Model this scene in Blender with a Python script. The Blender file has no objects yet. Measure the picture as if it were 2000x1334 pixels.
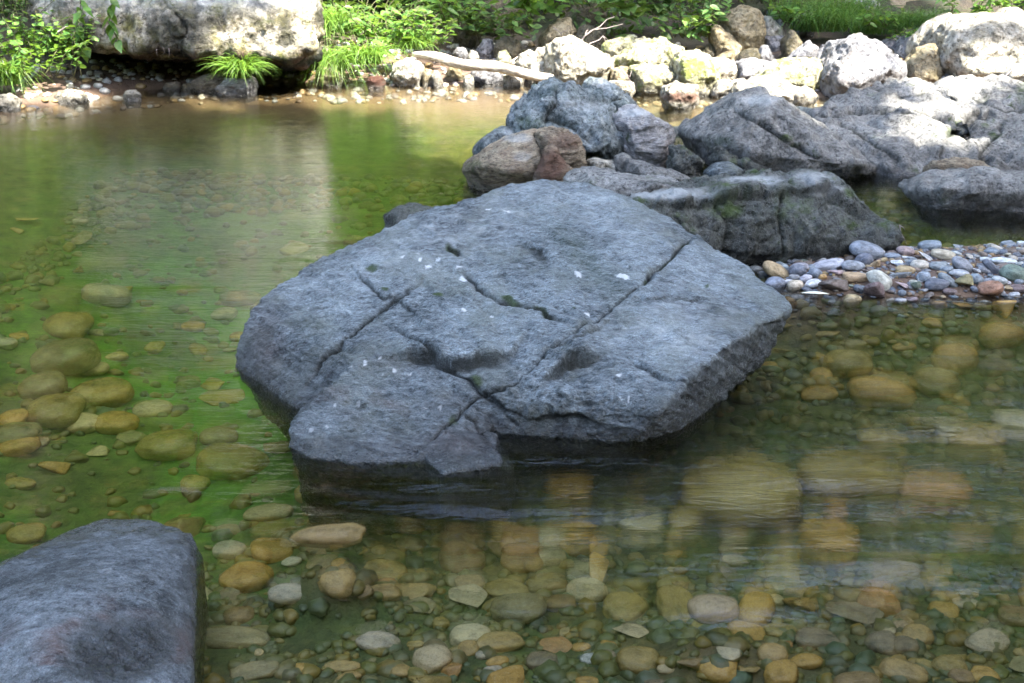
import bpy, bmesh, math, random
import numpy as np
from mathutils import Vector, Matrix, Euler
R = math.radians
random.seed(7); rng = np.random.default_rng(7)
S = bpy.context.scene
COL = S.collection

# ------------------------------------------------------------------ camera, world, sun, exposure
CAMH, PITCH, FPX = 1.6, R(20.8), 2414.0
cam_d = bpy.data.cameras.new('camera'); cam = bpy.data.objects.new('camera', cam_d); COL.objects.link(cam)
cam.location = (0, 0, CAMH); cam.rotation_euler = (math.pi/2 - PITCH, 0, 0)
cam_d.sensor_width = 36; cam_d.lens = FPX/2000*36; cam_d.clip_end = 500; cam_d.clip_start = 0.05
cam_d.dof.use_dof = True; cam_d.dof.focus_distance = 4.0; cam_d.dof.aperture_fstop = 11
S.camera = cam
SUN_EL, SUN_AZ = R(57), R(132)                       # azimuth clockwise from +Y
SD = Vector((math.sin(SUN_AZ)*math.cos(SUN_EL), math.cos(SUN_AZ)*math.cos(SUN_EL), math.sin(SUN_EL)))
W = bpy.data.worlds.new('World'); S.world = W; W.use_nodes = True
wn = W.node_tree; bg = wn.nodes['Background']
sky = wn.nodes.new('ShaderNodeTexSky'); sky.sky_type = 'NISHITA'; sky.sun_disc = False
sky.sun_elevation = SUN_EL; sky.sun_rotation = SUN_AZ; sky.air_density = 1.0; sky.dust_density = 2.5; sky.ozone_density = .6
wn.links.new(sky.outputs[0], bg.inputs[0]); bg.inputs[1].default_value = 0.15
sl = bpy.data.lights.new('sun', 'SUN'); sl.energy = 3.8; sl.angle = R(0.5); sl.color = (1, .94, .84)
so = bpy.data.objects.new('sun', sl); COL.objects.link(so); so.rotation_euler = SD.to_track_quat('Z', 'Y').to_euler()
S.view_settings.view_transform = 'Standard'; S.view_settings.look = 'None'; S.view_settings.gamma = 1
S.view_settings.exposure = 3.25
try:
    S.cycles.use_denoising = True; S.cycles.max_bounces = 8; S.cycles.transparent_max_bounces = 12
    S.cycles.sample_clamp_indirect = 4; S.cycles.caustics_reflective = False
except Exception: pass

# ------------------------------------------------------------------ photo pixel <-> space
cp, sp = math.cos(PITCH), math.sin(PITCH)
def ray(px, py):
    rx, uy = (px-1000)/FPX, -(py-667)/FPX
    return np.array([rx, cp + uy*sp, -sp + uy*cp])
def P(px, py, Y):
    d = ray(px, py); t = Y/d[1]; return np.array([d[0]*t, Y, CAMH + d[2]*t])
def G(px, py, z=0.0):
    d = ray(px, py); t = (z-CAMH)/d[2]; return np.array([d[0]*t, d[1]*t, z])
def proj(V):
    V = np.asarray(V); y = V[:, 1]; z = V[:, 2]-CAMH
    f = y*cp - z*sp; u = y*sp + z*cp
    return np.stack([1000 + FPX*V[:, 0]/f, 667 - FPX*u/f], 1)

# ------------------------------------------------------------------ numpy noise
_perm = rng.permutation(256); _perm = np.concatenate([_perm, _perm, _perm])
_gr = rng.normal(size=(256, 3)); _gr /= np.linalg.norm(_gr, axis=1)[:, None]
def perlin(p):
    p = np.asarray(p, float); i = np.floor(p).astype(int); f = p-i; i &= 255
    u = f*f*f*(f*(f*6-15)+10); out = 0
    for dx in (0, 1):
        for dy in (0, 1):
            for dz in (0, 1):
                h = _perm[_perm[_perm[(i[:, 0]+dx) & 255]+((i[:, 1]+dy) & 255)]+((i[:, 2]+dz) & 255)]
                g = _gr[h]; d = f-np.array([dx, dy, dz])
                w = (u[:, 0] if dx else 1-u[:, 0])*(u[:, 1] if dy else 1-u[:, 1])*(u[:, 2] if dz else 1-u[:, 2])
                out = out + w*(g*d).sum(1)
    return out*1.6
def fbm(p, octv=4, gain=.5, ridged=False):
    a, s, tot = 1.0, 0, 0
    for k in range(octv):
        n = perlin(p*(2**k)+k*17.3)
        if ridged: n = 1-2*np.abs(n)
        s = s+a*n; tot += a; a *= gain
    return s/tot
def terrace(n, w=.16):
    f = np.floor(n); t = n-f; return f+sstep(.5-w, .5+w, t)
def sstep(a, b, x):
    t = np.clip((x-a)/(b-a), 0, 1); return t*t*(3-2*t)

# ------------------------------------------------------------------ terrain height
MOUNDS = [(*G(640, 1046)[:2], .15), (*G(1395, 1190)[:2], .07)]
def bankY(x): return 10.25 - .075*np.minimum((np.minimum(x, 3.5)+.6)**2, 12) + .12*np.sin(x*2.1) - .45*sstep(-2.9, -3.5, x)
def ground_z(x, y):
    x = np.asarray(x, float); y = np.asarray(y, float)
    z = -.17 - .10*np.exp(-((x+.1)/2)**2-((y-3.3)/.8)**2)
    z = z - .42*np.exp(-((x+1.3)/1.3)**2-((y-5.8)/1.9)**2) - .10*np.exp(-((x+1.4)/.7)**2-((y-3.6)/.6)**2)
    z = z - .12*np.exp(-((x-.2)/.8)**2-((y-8)/1.2)**2)
    z = z + .215*np.exp(-((y-5.08-.05*np.sin(x*3))/.47)**4)*sstep(.72, 1.25, x)
    z = z + .07*np.exp(-((y-1.9)/.7)**2)
    for mx_, my_, mh in MOUNDS: z = z + mh*np.exp(-((x-mx_)/.16)**2-((y-my_)/.12)**2)
    b = bankY(x)
    t = y-b+.35; z = z*(1-.72*sstep(-1.5, -.1, t))
    z = np.where(t > 0, z*(1-sstep(0, .45, t)) + .10*t*sstep(0, .45, t) + .62*np.maximum(t-2.6, 0)**1.1, z)
    e = np.maximum(np.maximum(-6.2-x, x-4.6), 0); z = z + .55*np.minimum(e, 5)*sstep(0, .8, e) + .3*np.maximum(e-5, 0)
    n = np.maximum(-1.2-y, 0); z = z + .5*n*sstep(0, .8, n)
    q = np.stack([x*1.1, y*1.1, 0*x], -1).reshape(-1, 3)
    z = z + (.03*perlin(q)+.012*perlin(q*5)).reshape(z.shape)
    return z
def gz(x, y): return float(ground_z(np.array([x]), np.array([y]))[0])
def bed_hit(px, py, up=0.0):
    d = ray(px, py); t = (-CAMH)/d[2]*.8
    for _ in range(400):
        p = np.array([0, 0, CAMH])+d*t
        if p[2] <= gz(p[0], p[1])+up: break
        t += .01
    return p

# ------------------------------------------------------------------ object helpers
def tag(o, label=None, cat=None, group=None, kind=None):
    if label: o['label'] = label
    if cat: o['category'] = cat
    if group: o['group'] = group
    if kind: o['kind'] = kind
    return o
def link_mesh(name, me, mat=None, parent=None, smooth=True):
    o = bpy.data.objects.new(name, me); COL.objects.link(o)
    if mat: me.materials.append(mat)
    if smooth: me.polygons.foreach_set('use_smooth', [True]*len(me.polygons))
    if parent: o.parent = parent
    me.name = name
    return o
def mesh_np(name, V, F, mat=None, parent=None, smooth=True):
    me = bpy.data.meshes.new(name)
    V = np.asarray(V, np.float32); F = np.asarray(F, np.int32)
    k = F.shape[1]
    me.vertices.add(len(V)); me.vertices.foreach_set('co', V.ravel())
    me.loops.add(F.size); me.loops.foreach_set('vertex_index', F.ravel())
    me.polygons.add(len(F)); me.polygons.foreach_set('loop_start', np.arange(0, F.size, k, dtype=np.int32))
    me.update(calc_edges=True); me.validate()
    return link_mesh(name, me, mat, parent, smooth)
def attr(me, name, val):
    a = me.attributes.new(name, 'FLOAT', 'POINT'); a.data.foreach_set('value', np.asarray(val, np.float32))
def empty(name, loc, rz=0):
    o = bpy.data.objects.new(name, None); COL.objects.link(o); o.location = loc; o.rotation_euler = (0, 0, rz)
    o.empty_display_size = .1
    return o

# ------------------------------------------------------------------ material node shorthand
class M:
    def __init__(s, name):
        s.m = bpy.data.materials.new(name); s.m.use_nodes = True; s.t = s.m.node_tree; s.t.nodes.clear()
        s.out = s.n('ShaderNodeOutputMaterial')
    def n(s, typ, props=None, **inp):
        x = s.t.nodes.new(typ)
        for k, v in (props or {}).items(): setattr(x, k, v)
        for k, v in inp.items(): s.put(x.inputs[k.replace('_', ' ')] if not k.startswith('i') or not k[1:].isdigit() else x.inputs[int(k[1:])], v)
        return x
    def put(s, sock, v):
        if isinstance(v, bpy.types.Node): v = v.outputs[0]
        if isinstance(v, bpy.types.NodeSocket): s.t.links.new(v, sock)
        else:
            if isinstance(v, (tuple, list)) and sock.type == 'RGBA' and len(v) == 3: v = (*v, 1)
            sock.default_value = v
    def pos(s): return s.n('ShaderNodeNewGeometry').outputs['Position']
    def map(s, v, scale=(1, 1, 1), rot=(0, 0, 0)): return s.n('ShaderNodeMapping', Vector=v, Scale=scale, Rotation=rot).outputs[0]
    def noise(s, v, sc, det=4, ro=.55, dist=0): return s.n('ShaderNodeTexNoise', Vector=v, Scale=sc, Detail=det, Roughness=ro, Distortion=dist).outputs[0]
    def vor(s, v, sc, feat='F1'): return s.n('ShaderNodeTexVoronoi', {'feature': feat}, Vector=v, Scale=sc).outputs['Distance']
    def ramp(s, f, *st):
        x = s.n('ShaderNodeValToRGB', Fac=f); e = x.color_ramp.elements
        while len(e) < len(st): e.new(.5)
        for k, (p, c) in enumerate(st):
            e[k].position = p; e[k].color = (c, c, c, 1) if not isinstance(c, (tuple, list)) else (*c, 1)
        return x.outputs[0]
    def mr(s, f, a, b, c=0., d=1.): return s.n('ShaderNodeMapRange', {'clamp': True}, Value=f, i1=a, i2=b, i3=c, i4=d).outputs[0]
    def mix(s, f, a, b, mode='MIX'):
        x = s.n('ShaderNodeMix', {'data_type': 'RGBA', 'blend_type': mode}); s.put(x.inputs[0], f); s.put(x.inputs[6], a); s.put(x.inputs[7], b); return x.outputs[2]
    def ma(s, op, a, b=0., c=0.): return s.n('ShaderNodeMath', {'operation': op}, i0=a, i1=b, i2=c).outputs[0]
    def att(s, nm): return s.n('ShaderNodeAttribute', {'attribute_name': nm}).outputs['Fac']
    def bump(s, h, st, d=.01, nrm=None):
        x = s.n('ShaderNodeBump', Height=h, Strength=st, Distance=d)
        if nrm is not None: s.put(x.inputs['Normal'], nrm)
        return x.outputs[0]
    def bsdf(s, **k): 
        x = s.n('ShaderNodeBsdfPrincipled', **k); s.t.links.new(x.outputs[0], s.out.inputs[0]); return x

def rock_mat(name, dark, light, tint=None, tint_amt=.4, moss=0., mosscol=(.045, .075, .012), pits=0., streak=(0, 0, 0), sscale=(1, 1, 1), speck=.5, fine=1.0, rough=.75, patch=3., algae=True, coarse=.3, pitd=.68):
    m = M(name); p = m.pos()
    sv = m.map(p, sscale, streak)
    n1 = m.noise(p, patch, 5, .6); n2 = m.noise(sv, 16, 6, .65, .4); n3 = m.noise(p, 190*fine, 2, .7); n4 = m.noise(sv, 55*fine, 5, .7)
    f = m.ma('ADD', m.ma('MULTIPLY', n1, .35), m.ma('ADD', m.ma('MULTIPLY', n2, .35), m.ma('MULTIPLY', n4, .3)))
    f = m.mr(f, .42, .59)
    c = m.mix(f, dark, light)
    c = m.mix(m.mr(n4, .45, .36), c, m.mix(pitd, c, (0, 0, 0)))  # dirt and shade painted into the pits of the grain
    if tint: c = m.mix(m.ma('MULTIPLY', m.mr(m.noise(p, patch*1.7, 4, .6), .48, .66), tint_amt), c, tint)
    c = m.mix(m.ma('MULTIPLY', m.mr(n3, .42, .56), speck), c, m.mix(.6, c, (0, 0, 0)), 'MIX')
    c = m.mix(m.ma('MULTIPLY', m.mr(n3, .56, .68), speck*.8), c, m.mix(.45, c, (.75, .78, .8)))
    if pits:
        pt = m.mr(m.noise(p, 14, 5, .7, .5), .56, .66); c = m.mix(m.ma('MULTIPLY', pt, pits), c, m.mix(.75, c, (.02, .018, .012)))
    lich = m.att('lichen'); c = m.mix(lich, c, (.72, .75, .74))
    rust = m.att('rust'); c = m.mix(m.ma('MULTIPLY', rust, m.mr(n2, .1, .5)), c, (.13, .055, .035))  # this mask also carries the overhang's shade, painted brown
    ms = m.att('moss')
    if moss:
        ms = m.ma('MAXIMUM', ms, m.ma('MULTIPLY', m.mr(m.noise(p, 5, 6, .7), .62-moss*.25, .70-moss*.2), .9))
    mc = m.mix(n4, tuple(v*.5 for v in mosscol), tuple(v*1.6 for v in mosscol))
    c = m.mix(ms, c, mc)
    ck = m.att('crack'); c = m.mix(m.ma('MULTIPLY', ck, .92), c, (.012, .014, .01))  # besides cracks, this mask carries shade painted under ledges and overhang
    z = m.n('ShaderNodeSeparateXYZ', Vector=p).outputs[2]
    zz = m.ma('ADD', z, m.ma('MULTIPLY', m.ma('SUBTRACT', n2, .5), .10))
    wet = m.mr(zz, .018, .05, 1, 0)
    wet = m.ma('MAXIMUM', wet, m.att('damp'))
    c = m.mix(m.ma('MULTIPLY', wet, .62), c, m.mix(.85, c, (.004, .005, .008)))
    c = m.mix(m.ma('MULTIPLY', m.mr(zz, .03, .2, 1, 0), .5), c, m.mix(.8, c, (.01, .01, .008)))  # foot of the rock darkened: wetness and shade painted as one gradient
    if algae:
        al = m.mr(zz, -.10, .0, 1, 0); c = m.mix(m.ma('MULTIPLY', al, .85), c, m.mix(m.mr(n2, .35, .65), (.016, .02, .006), (.11, .09, .03)))
    ro = m.mix(wet, (rough,)*3, m.mix(n4, (.12,)*3, (.4,)*3))
    b = m.bump(n2, min(1, coarse*1.6), .06); b = m.bump(n4, .9, .022, b); b = m.bump(n3, .8, .006, b)
    if pits: b = m.bump(m.mr(m.noise(p, 14, 5, .7, .5), .5, .66, 1, 0), .8, .03, b)
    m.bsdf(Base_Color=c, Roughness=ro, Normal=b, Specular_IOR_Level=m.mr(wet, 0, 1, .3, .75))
    return m.m

BLUE = rock_mat('blue_grey_stone', (.032, .046, .052), (.42, .49, .51), tint=(.25, .28, .24), tint_amt=.6, streak=(.2, .3, 1.0), sscale=(1, 3.2, 2), speck=.7, pitd=.4)
NEARM = rock_mat('near_blue_stone', (.06, .073, .082), (.34, .385, .41), tint=(.17, .18, .17), streak=(.1, .2, .5), sscale=(1.2, 1.3, 1.2), speck=.8, pitd=.45, patch=4)
DARK = rock_mat('dark_mossy_stone', (.022, .025, .02), (.20, .21, .185), tint=(.09, .10, .07), moss=.25, speck=.6, coarse=.6, patch=5)
GREEN = rock_mat('blue_green_stone', (.045, .065, .07), (.46, .51, .51), tint=(.14, .2, .19), speck=.5, coarse=.5, patch=5, moss=.06)
BROWN = rock_mat('brown_banded_stone', (.19, .14, .09), (.62, .52, .36), tint=(.26, .17, .12), tint_amt=.5, speck=.5, coarse=.6, patch=6, sscale=(1, 1, 4))
SWIRL = rock_mat('pale_banded_stone', (.26, .25, .24), (.74, .72, .69), tint=(.3, .29, .3), speck=.4, coarse=.6, sscale=(1, 1, 5), streak=(.4, .5, 0), patch=5)
GREY = rock_mat('grey_boulder_stone', (.085, .085, .08), (.47, .465, .43), tint=(.25, .235, .21), speck=.7, coarse=.35, patch=2.5, moss=.03)
PALE = rock_mat('pale_limestone', (.28, .25, .18), (.74, .70, .60), tint=(.5, .46, .28), speck=.3, pits=.5, fine=.5, coarse=.6)
CLIFF = rock_mat('pitted_limestone', (.13, .11, .065), (.64, .60, .49), tint=(.24, .22, .07), tint_amt=.9, speck=.3, pits=.9, fine=.4, coarse=.9, moss=.18, mosscol=(.12, .13, .03), patch=4)
MOSSY = rock_mat('mossy_limestone', (.26, .24, .15), (.66, .63, .48), tint=(.3, .3, .1), tint_amt=.8, moss=.42, mosscol=(.20, .24, .045), speck=.3, pits=.5, fine=.5, coarse=.7)
TAN = rock_mat('tan_stone', (.20, .15, .07), (.52, .45, .30), tint=(.3, .24, .1), speck=.4, pits=.4, fine=.6, coarse=.5)
BANKG = rock_mat('grey_bank_stone', (.13, .13, .14), (.42, .42, .43), tint=(.28, .24, .2), speck=.4, pits=.2, fine=.6, coarse=.5)
BANKD = rock_mat('dark_bank_stone', (.05, .045, .03), (.2, .17, .11), tint=(.10, .09, .03), speck=.4, pits=.3, fine=.6, coarse=.5, moss=.12)
MATS = dict(B=BLUE, D=DARK, E=GREEN, N=BROWN, W=SWIRL, G=GREY, P=PALE, C=CLIFF, M=MOSSY, T=TAN, K=BANKG, Q=BANKD)

def pebble_mat(name, under):
    m = M(name); oi = m.n('ShaderNodeObjectInfo'); tc = m.n('ShaderNodeTexCoord').outputs['Object']
    v = m.n('ShaderNodeVectorMath', {'operation': 'ADD'}, i0=tc, i1=m.n('ShaderNodeCombineXYZ', X=m.ma('MULTIPLY', oi.outputs['Random'], 57.), Y=m.ma('MULTIPLY', oi.outputs['Random'], 31.)).outputs[0]).outputs[0]
    c = oi.outputs['Color']
    n1 = m.noise(v, 1.6, 5, .65); n2 = m.noise(v, 9, 4, .7); n3 = m.noise(m.map(v, (1, 1, 4), (.5, .4, 0)), 3, 4, .6, .8)
    c = m.mix(m.mr(n1, .35, .65), m.mix(.62, c, (.01, .01, .01)), m.mix(.10, c, (1, 1, 1)))
    c = m.mix(m.ma('MULTIPLY', m.mr(n3, .55, .68), .45), c, m.mix(.45, c, (.7, .62, .5)))
    c = m.mix(m.ma('MULTIPLY', m.mr(n2, .5, .62), .6), c, m.mix(.6, c, (.02, .02, .02)))
    n5 = m.noise(v, 28, 3, .7); c = m.mix(m.mr(n5, .5, .65, 0, .5), c, m.mix(.55, c, (.01, .01, .01))); c = m.mix(m.mr(n5, .42, .34, 0, .35), c, (.6, .58, .5))
    z = m.n('ShaderNodeSeparateXYZ', Vector=m.pos()).outputs[2]
    wet = m.mr(m.ma('ADD', z, m.ma('MULTIPLY', m.ma('SUBTRACT', n1, .5), .02)), .008, .022, 1, 0)
    if not under: c = m.mix(m.ma('MULTIPLY', wet, .5), c, m.mix(.8, c, (.004, .004, .004)))
    if under: c = m.mix(m.mr(n1, .3, .7, .2, .6), c, (.30, .165, .02))
    m.bsdf(Base_Color=c, Roughness=m.mr(wet, 0, 1, .62, .18), Normal=m.bump(n2, .3, .02), Specular_IOR_Level=.4)
    return m.m
PEB = pebble_mat('river_pebble', False); PEBU = pebble_mat('algae_coated_pebble', True)

def gravel_mat(name, cols, algae):
    m = M(name); c = m.n('ShaderNodeAttribute', {'attribute_name': 'tone'}).outputs['Fac']
    col = m.ramp(c, *[(i/(len(cols)-1), k) for i, k in enumerate(cols)])
    n = m.noise(m.pos(), 60, 3); col = m.mix(m.mr(n, .3, .7), m.mix(.4, col, (0, 0, 0)), col)
    if algae: col = m.mix(m.mr(m.noise(m.pos(), 4, 4), .35, .65, .2, .8), col, (.07, .085, .02))
    m.bsdf(Base_Color=col, Roughness=.5, Normal=m.bump(n, .3, .01)); return m.m

def ground_mat():
    m = M('streambed_and_soil'); p = m.pos()
    sx = m.n('ShaderNodeSeparateXYZ', Vector=p); z = sx.outputs[2]
    n1 = m.noise(p, 1.4, 5, .6); n2 = m.noise(p, 12, 6, .7); n3 = m.noise(p, 70, 3, .7)
    sand = m.mix(m.mr(n2, .35, .65), (.02, .02, .008), (.10, .085, .03)); alg = m.mix(m.mr(n2, .35, .65), (.012, .035, .005), (.05, .10, .012))
    bed = m.mix(m.mr(n1, .45, .6, .1, .7), sand, alg)
    bed = m.mix(m.ma('MULTIPLY', m.mr(sx.outputs[0], .2, -.9), m.ma('MULTIPLY', m.mr(n1, .38, .56, .25, 1), m.mr(z, -.5, -.2, 1, 0))), bed, m.mix(m.mr(n2, .3, .7), (.03, .10, .008), (.11, .26, .025)))
    soil = m.mix(m.mr(n2, .3, .7), (.010, .008, .005), (.05, .035, .02)); soil = m.mix(m.mr(n1, .42, .58, 0, .8), soil, (.014, .026, .007))
    mud = m.mix(n3, (.06, .038, .026), (.17, .11, .08))
    bed = m.mix(m.mr(z, -.17, -.06, 0, .85), bed, m.mix(n3, (.06, .035, .018), (.17, .10, .05)))
    c = m.mix(m.mr(z, -.03, .05), bed, m.mix(m.mr(z, .06, .2), mud, soil))
    m.bsdf(Base_Color=c, Roughness=.8, Normal=m.bump(n3, .5, .01, m.bump(n2, .8, .03))); return m.m

def leaf_mat(name, a, b, trans=.35, gloss=.4):
    m = M(name); n = m.noise(m.pos(), 2.2, 3, .6); n2 = m.noise(m.pos(), 40, 2)
    v = m.att('tone')
    c = m.mix(m.mr(m.ma('ADD', m.ma('MULTIPLY', n, .5), m.ma('MULTIPLY', v, .5)), .3, .7), a, b)
    c = m.mix(m.mr(n2, .4, .7, 0, .3), c, (.35, .4, .1))
    pr = m.n('ShaderNodeBsdfPrincipled', Base_Color=c, Roughness=gloss, Specular_IOR_Level=.35)
    tr = m.n('ShaderNodeBsdfTranslucent', Color=m.mix(.35, c, (.5, .8, .06)))
    mx = m.n('ShaderNodeMixShader', Fac=trans); m.put(mx.inputs[1], pr); m.put(mx.inputs[2], tr)
    m.t.links.new(mx.outputs[0], m.out.inputs[0]); return m.m
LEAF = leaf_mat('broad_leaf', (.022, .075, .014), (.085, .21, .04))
LEAFD = leaf_mat('shade_leaf', (.018, .055, .016), (.05, .13, .035), .2)  # darker copy of the leaf, shade put into its colour
GRASS = leaf_mat('grass_blade', (.03, .09, .01), (.13, .27, .04), .35)
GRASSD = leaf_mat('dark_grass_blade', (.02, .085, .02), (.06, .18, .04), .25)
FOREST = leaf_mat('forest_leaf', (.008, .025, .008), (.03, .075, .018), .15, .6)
CANOPY = leaf_mat('tree_leaf', (.03, .08, .012), (.09, .2, .03), .25, .5)
def wood_mat(name, a, b):
    m = M(name); n = m.noise(m.map(m.pos(), (3, 25, 25)), 2, 5, .65); n2 = m.noise(m.pos(), 9, 5)
    m.bsdf(Base_Color=m.mix(m.mr(n, .35, .65), a, m.mix(n2, b, tuple(v*.7 for v in b))), Roughness=.8, Normal=m.bump(n, .6, .01)); return m.m
WOOD = wood_mat('weathered_wood', (.22, .17, .12), (.60, .55, .46)); BARK = wood_mat('bark', (.04, .03, .022), (.14, .11, .08)); STEM = wood_mat('green_stem', (.06, .07, .03), (.16, .15, .07))
TWIG = wood_mat('dry_twig', (.2, .16, .15), (.42, .36, .34))

# ------------------------------------------------------------------ the setting: streambed and banks, water
def axis(parts):
    out = []
    for a, b, st in parts: out += list(np.arange(a, b-1e-6, st))
    return np.array(out+[parts[-1][1]])
def grid(xs, ys):
    X, Y = np.meshgrid(xs, ys); nx, ny = len(xs), len(ys)
    i = np.arange(nx-1)[None, :]+np.arange(ny-1)[:, None]*nx
    F = np.stack([i, i+1, i+1+nx, i+nx], -1).reshape(-1, 4)
    return X, Y, F, nx, ny
X, Y, F, nx, ny = grid(axis([(-60, -7, 1.5), (-7, -4, .1), (-4, 4.5, .035), (4.5, 8, .1), (8, 61, 1.5)]), axis([(-50, -2, 1.5), (-2, 1.5, .1), (1.5, 11, .035), (11, 15, .08), (15, 90, 1.5)]))
Z = np.minimum(ground_z(X, Y), 30)
tag(mesh_np('streambed_ground', np.stack([X, Y, Z], -1).reshape(-1, 3), F, ground_mat()), kind='structure')

def flow_amount(x, y):
    f = .25 + .0*x
    f = f + 1.0*np.exp(-((x-1.1)/1.0)**2-((y-3.0)/.45)**2) + .7*np.exp(-((x-2.2)/.9)**2-((y-3.6)/.6)**2)
    f = f + .45*np.exp(-((x-.1)/.6)**2-((y-2.95)/.22)**2)
    f = f + .8*np.exp(-((x-1.7)/.8)**2-((y-6.5)/.35)**2) + .18*np.exp(-((x+.9)/1.2)**2-((y-5.3)/.9)**2)
    f = f*(1-.75*np.exp(-((y-2.1)/.3)**2))
    return np.clip(f, .08, 1.2)
def water_mat():
    m = M('stream_water'); p = m.pos(); fl = m.att('flow')
    a1 = m.noise(m.map(p, (1.3, 5., 1), (0, 0, .14)), 3.2, 3, .55, 1.6)
    a2 = m.noise(m.map(p, (1.0, 6.5, 1), (0, 0, .1)), 8, 3, .6, 1.4)
    a3 = m.noise(m.map(p, (.5, 8., 1), (0, 0, -.05)), 30, 2, .6)
    h = m.ma('ADD', m.ma('MULTIPLY', a1, .55), m.ma('ADD', m.ma('MULTIPLY', a2, .22), m.ma('MULTIPLY', a3, .02)))
    nrm = m.bump(h, m.ma('ADD', .01, m.ma('MULTIPLY', fl, .34)), .045)
    fr = m.n('ShaderNodeFresnel', IOR=1.333, Normal=nrm)
    gl = m.n('ShaderNodeBsdfAnisotropic', Color=(1, 1, 1), Roughness=m.mr(fl, 0, 1.2, .04, .06), Normal=nrm)
    tr = m.n('ShaderNodeBsdfTransparent', Color=(.97, .98, .96))
    rf = m.n('ShaderNodeBsdfRefraction', Color=(.95, .97, .88), IOR=1.07, Roughness=m.mr(fl, .1, 1.0, .05, .24), Normal=nrm)
    mx = m.n('ShaderNodeMixShader', Fac=m.mr(fl, .08, .9, .10, .75)); m.put(mx.inputs[1], tr); m.put(mx.inputs[2], rf)
    o = m.n('ShaderNodeMixShader', Fac=fr); m.put(o.inputs[1], mx); m.put(o.inputs[2], gl)
    m.t.links.new(o.outputs[0], m.out.inputs[0])
    va = m.n('ShaderNodeVolumeAbsorption', Color=(.74, .8, .24), Density=.8)
    m.t.links.new(va.outputs[0], m.out.inputs[1])
    return m.m
xs = axis([(-12, -4, .25), (-4, 4.2, .025), (4.2, 9, .25)]); ys = axis([(-4, 1.6, .2), (1.6, 10.6, .025), (10.6, 13.1, .25)])
X, Y, F, nx, ny = grid(xs, ys)
fl = flow_amount(X, Y)
q = np.stack([X*1.1, Y*4.2, 0*X], -1).reshape(-1, 3)
Z = (perlin(q)*.006+perlin(q*2.3+5)*.0025).reshape(X.shape)*fl
# the smooth bulge of water running over and off stones, ridges of the standing waves
for (px, py, amp, wx, wy) in [(860, 990, .006, .10, .06), (300, 560, .006, .25, .07), (1800, 975, .012, .3, .055), (1700, 1105, .012, .4, .055), (1450, 1085, .008, .3, .05), (1290, 975, .007, .25, .045), (1850, 830, .012, .22, .06), (1900, 1110, .011, .3, .05), (1880, 1040, .010, .3, .05), (1200, 1110, .006, .3, .05), (1560, 945, .007, .2, .05), (1950, 900, .010, .2, .06), (1430, 325, .03, .12, .08), (1980, 600, .015, .15, .04), (1650, 1060, .009, .3, .05), (1560, 350, .012, .2, .05), (330, 970, .012, .06, .03), (1450, 1190, .009, .25, .045), (700, 470, .008, .2, .04), (1140, 1170, .005, .4, .045)]:
    g = G(px, py); Z += 1.1*amp*np.exp(-((X-g[0])/wx)**2-((Y-g[1]-.12*(X-g[0]))/wy)**2)
ph = (Y+.16*X+.15*perlin(np.stack([X*.9, Y*1.6, 0*X+2], -1).reshape(-1, 3)).reshape(X.shape))/.17
pm = sstep(.0, .45, perlin(np.stack([X*.9, Y*3.2, 0*X+7], -1).reshape(-1, 3)).reshape(X.shape)+.15)
Z += .0095*np.sin(2*math.pi*ph)*pm*sstep(.3, .8, fl)
V = np.stack([X, Y, Z], -1).reshape(-1, 3); n = len(V)
edge = np.concatenate([np.arange(nx), np.arange(1, ny)*nx+nx-1, (ny-1)*nx+np.arange(nx-2, -1, -1), np.arange(ny-2, 0, -1)*nx])
Vb = V[edge].copy(); Vb[:, 2] = -1.7; ne = len(edge)
skirt = np.stack([edge, n+np.arange(ne), n+(np.arange(ne)+1) % ne, np.roll(edge, -1)], -1)[:, ::-1][:, ::-1]
me = bpy.data.meshes.new('water'); VV = np.concatenate([V, Vb])
me.from_pydata(VV.tolist(), [], F.tolist()+skirt.tolist()+[list(range(n, n+ne))[::-1]]); me.update()
attr(me, 'flow', np.concatenate([fl.ravel(), np.full(ne, .1)]))
bm = bmesh.new(); bm.from_mesh(me); bmesh.ops.recalc_face_normals(bm, faces=bm.faces); bm.to_mesh(me); bm.free()
tag(link_mesh('water', me, water_mat()), kind='structure')

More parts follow.
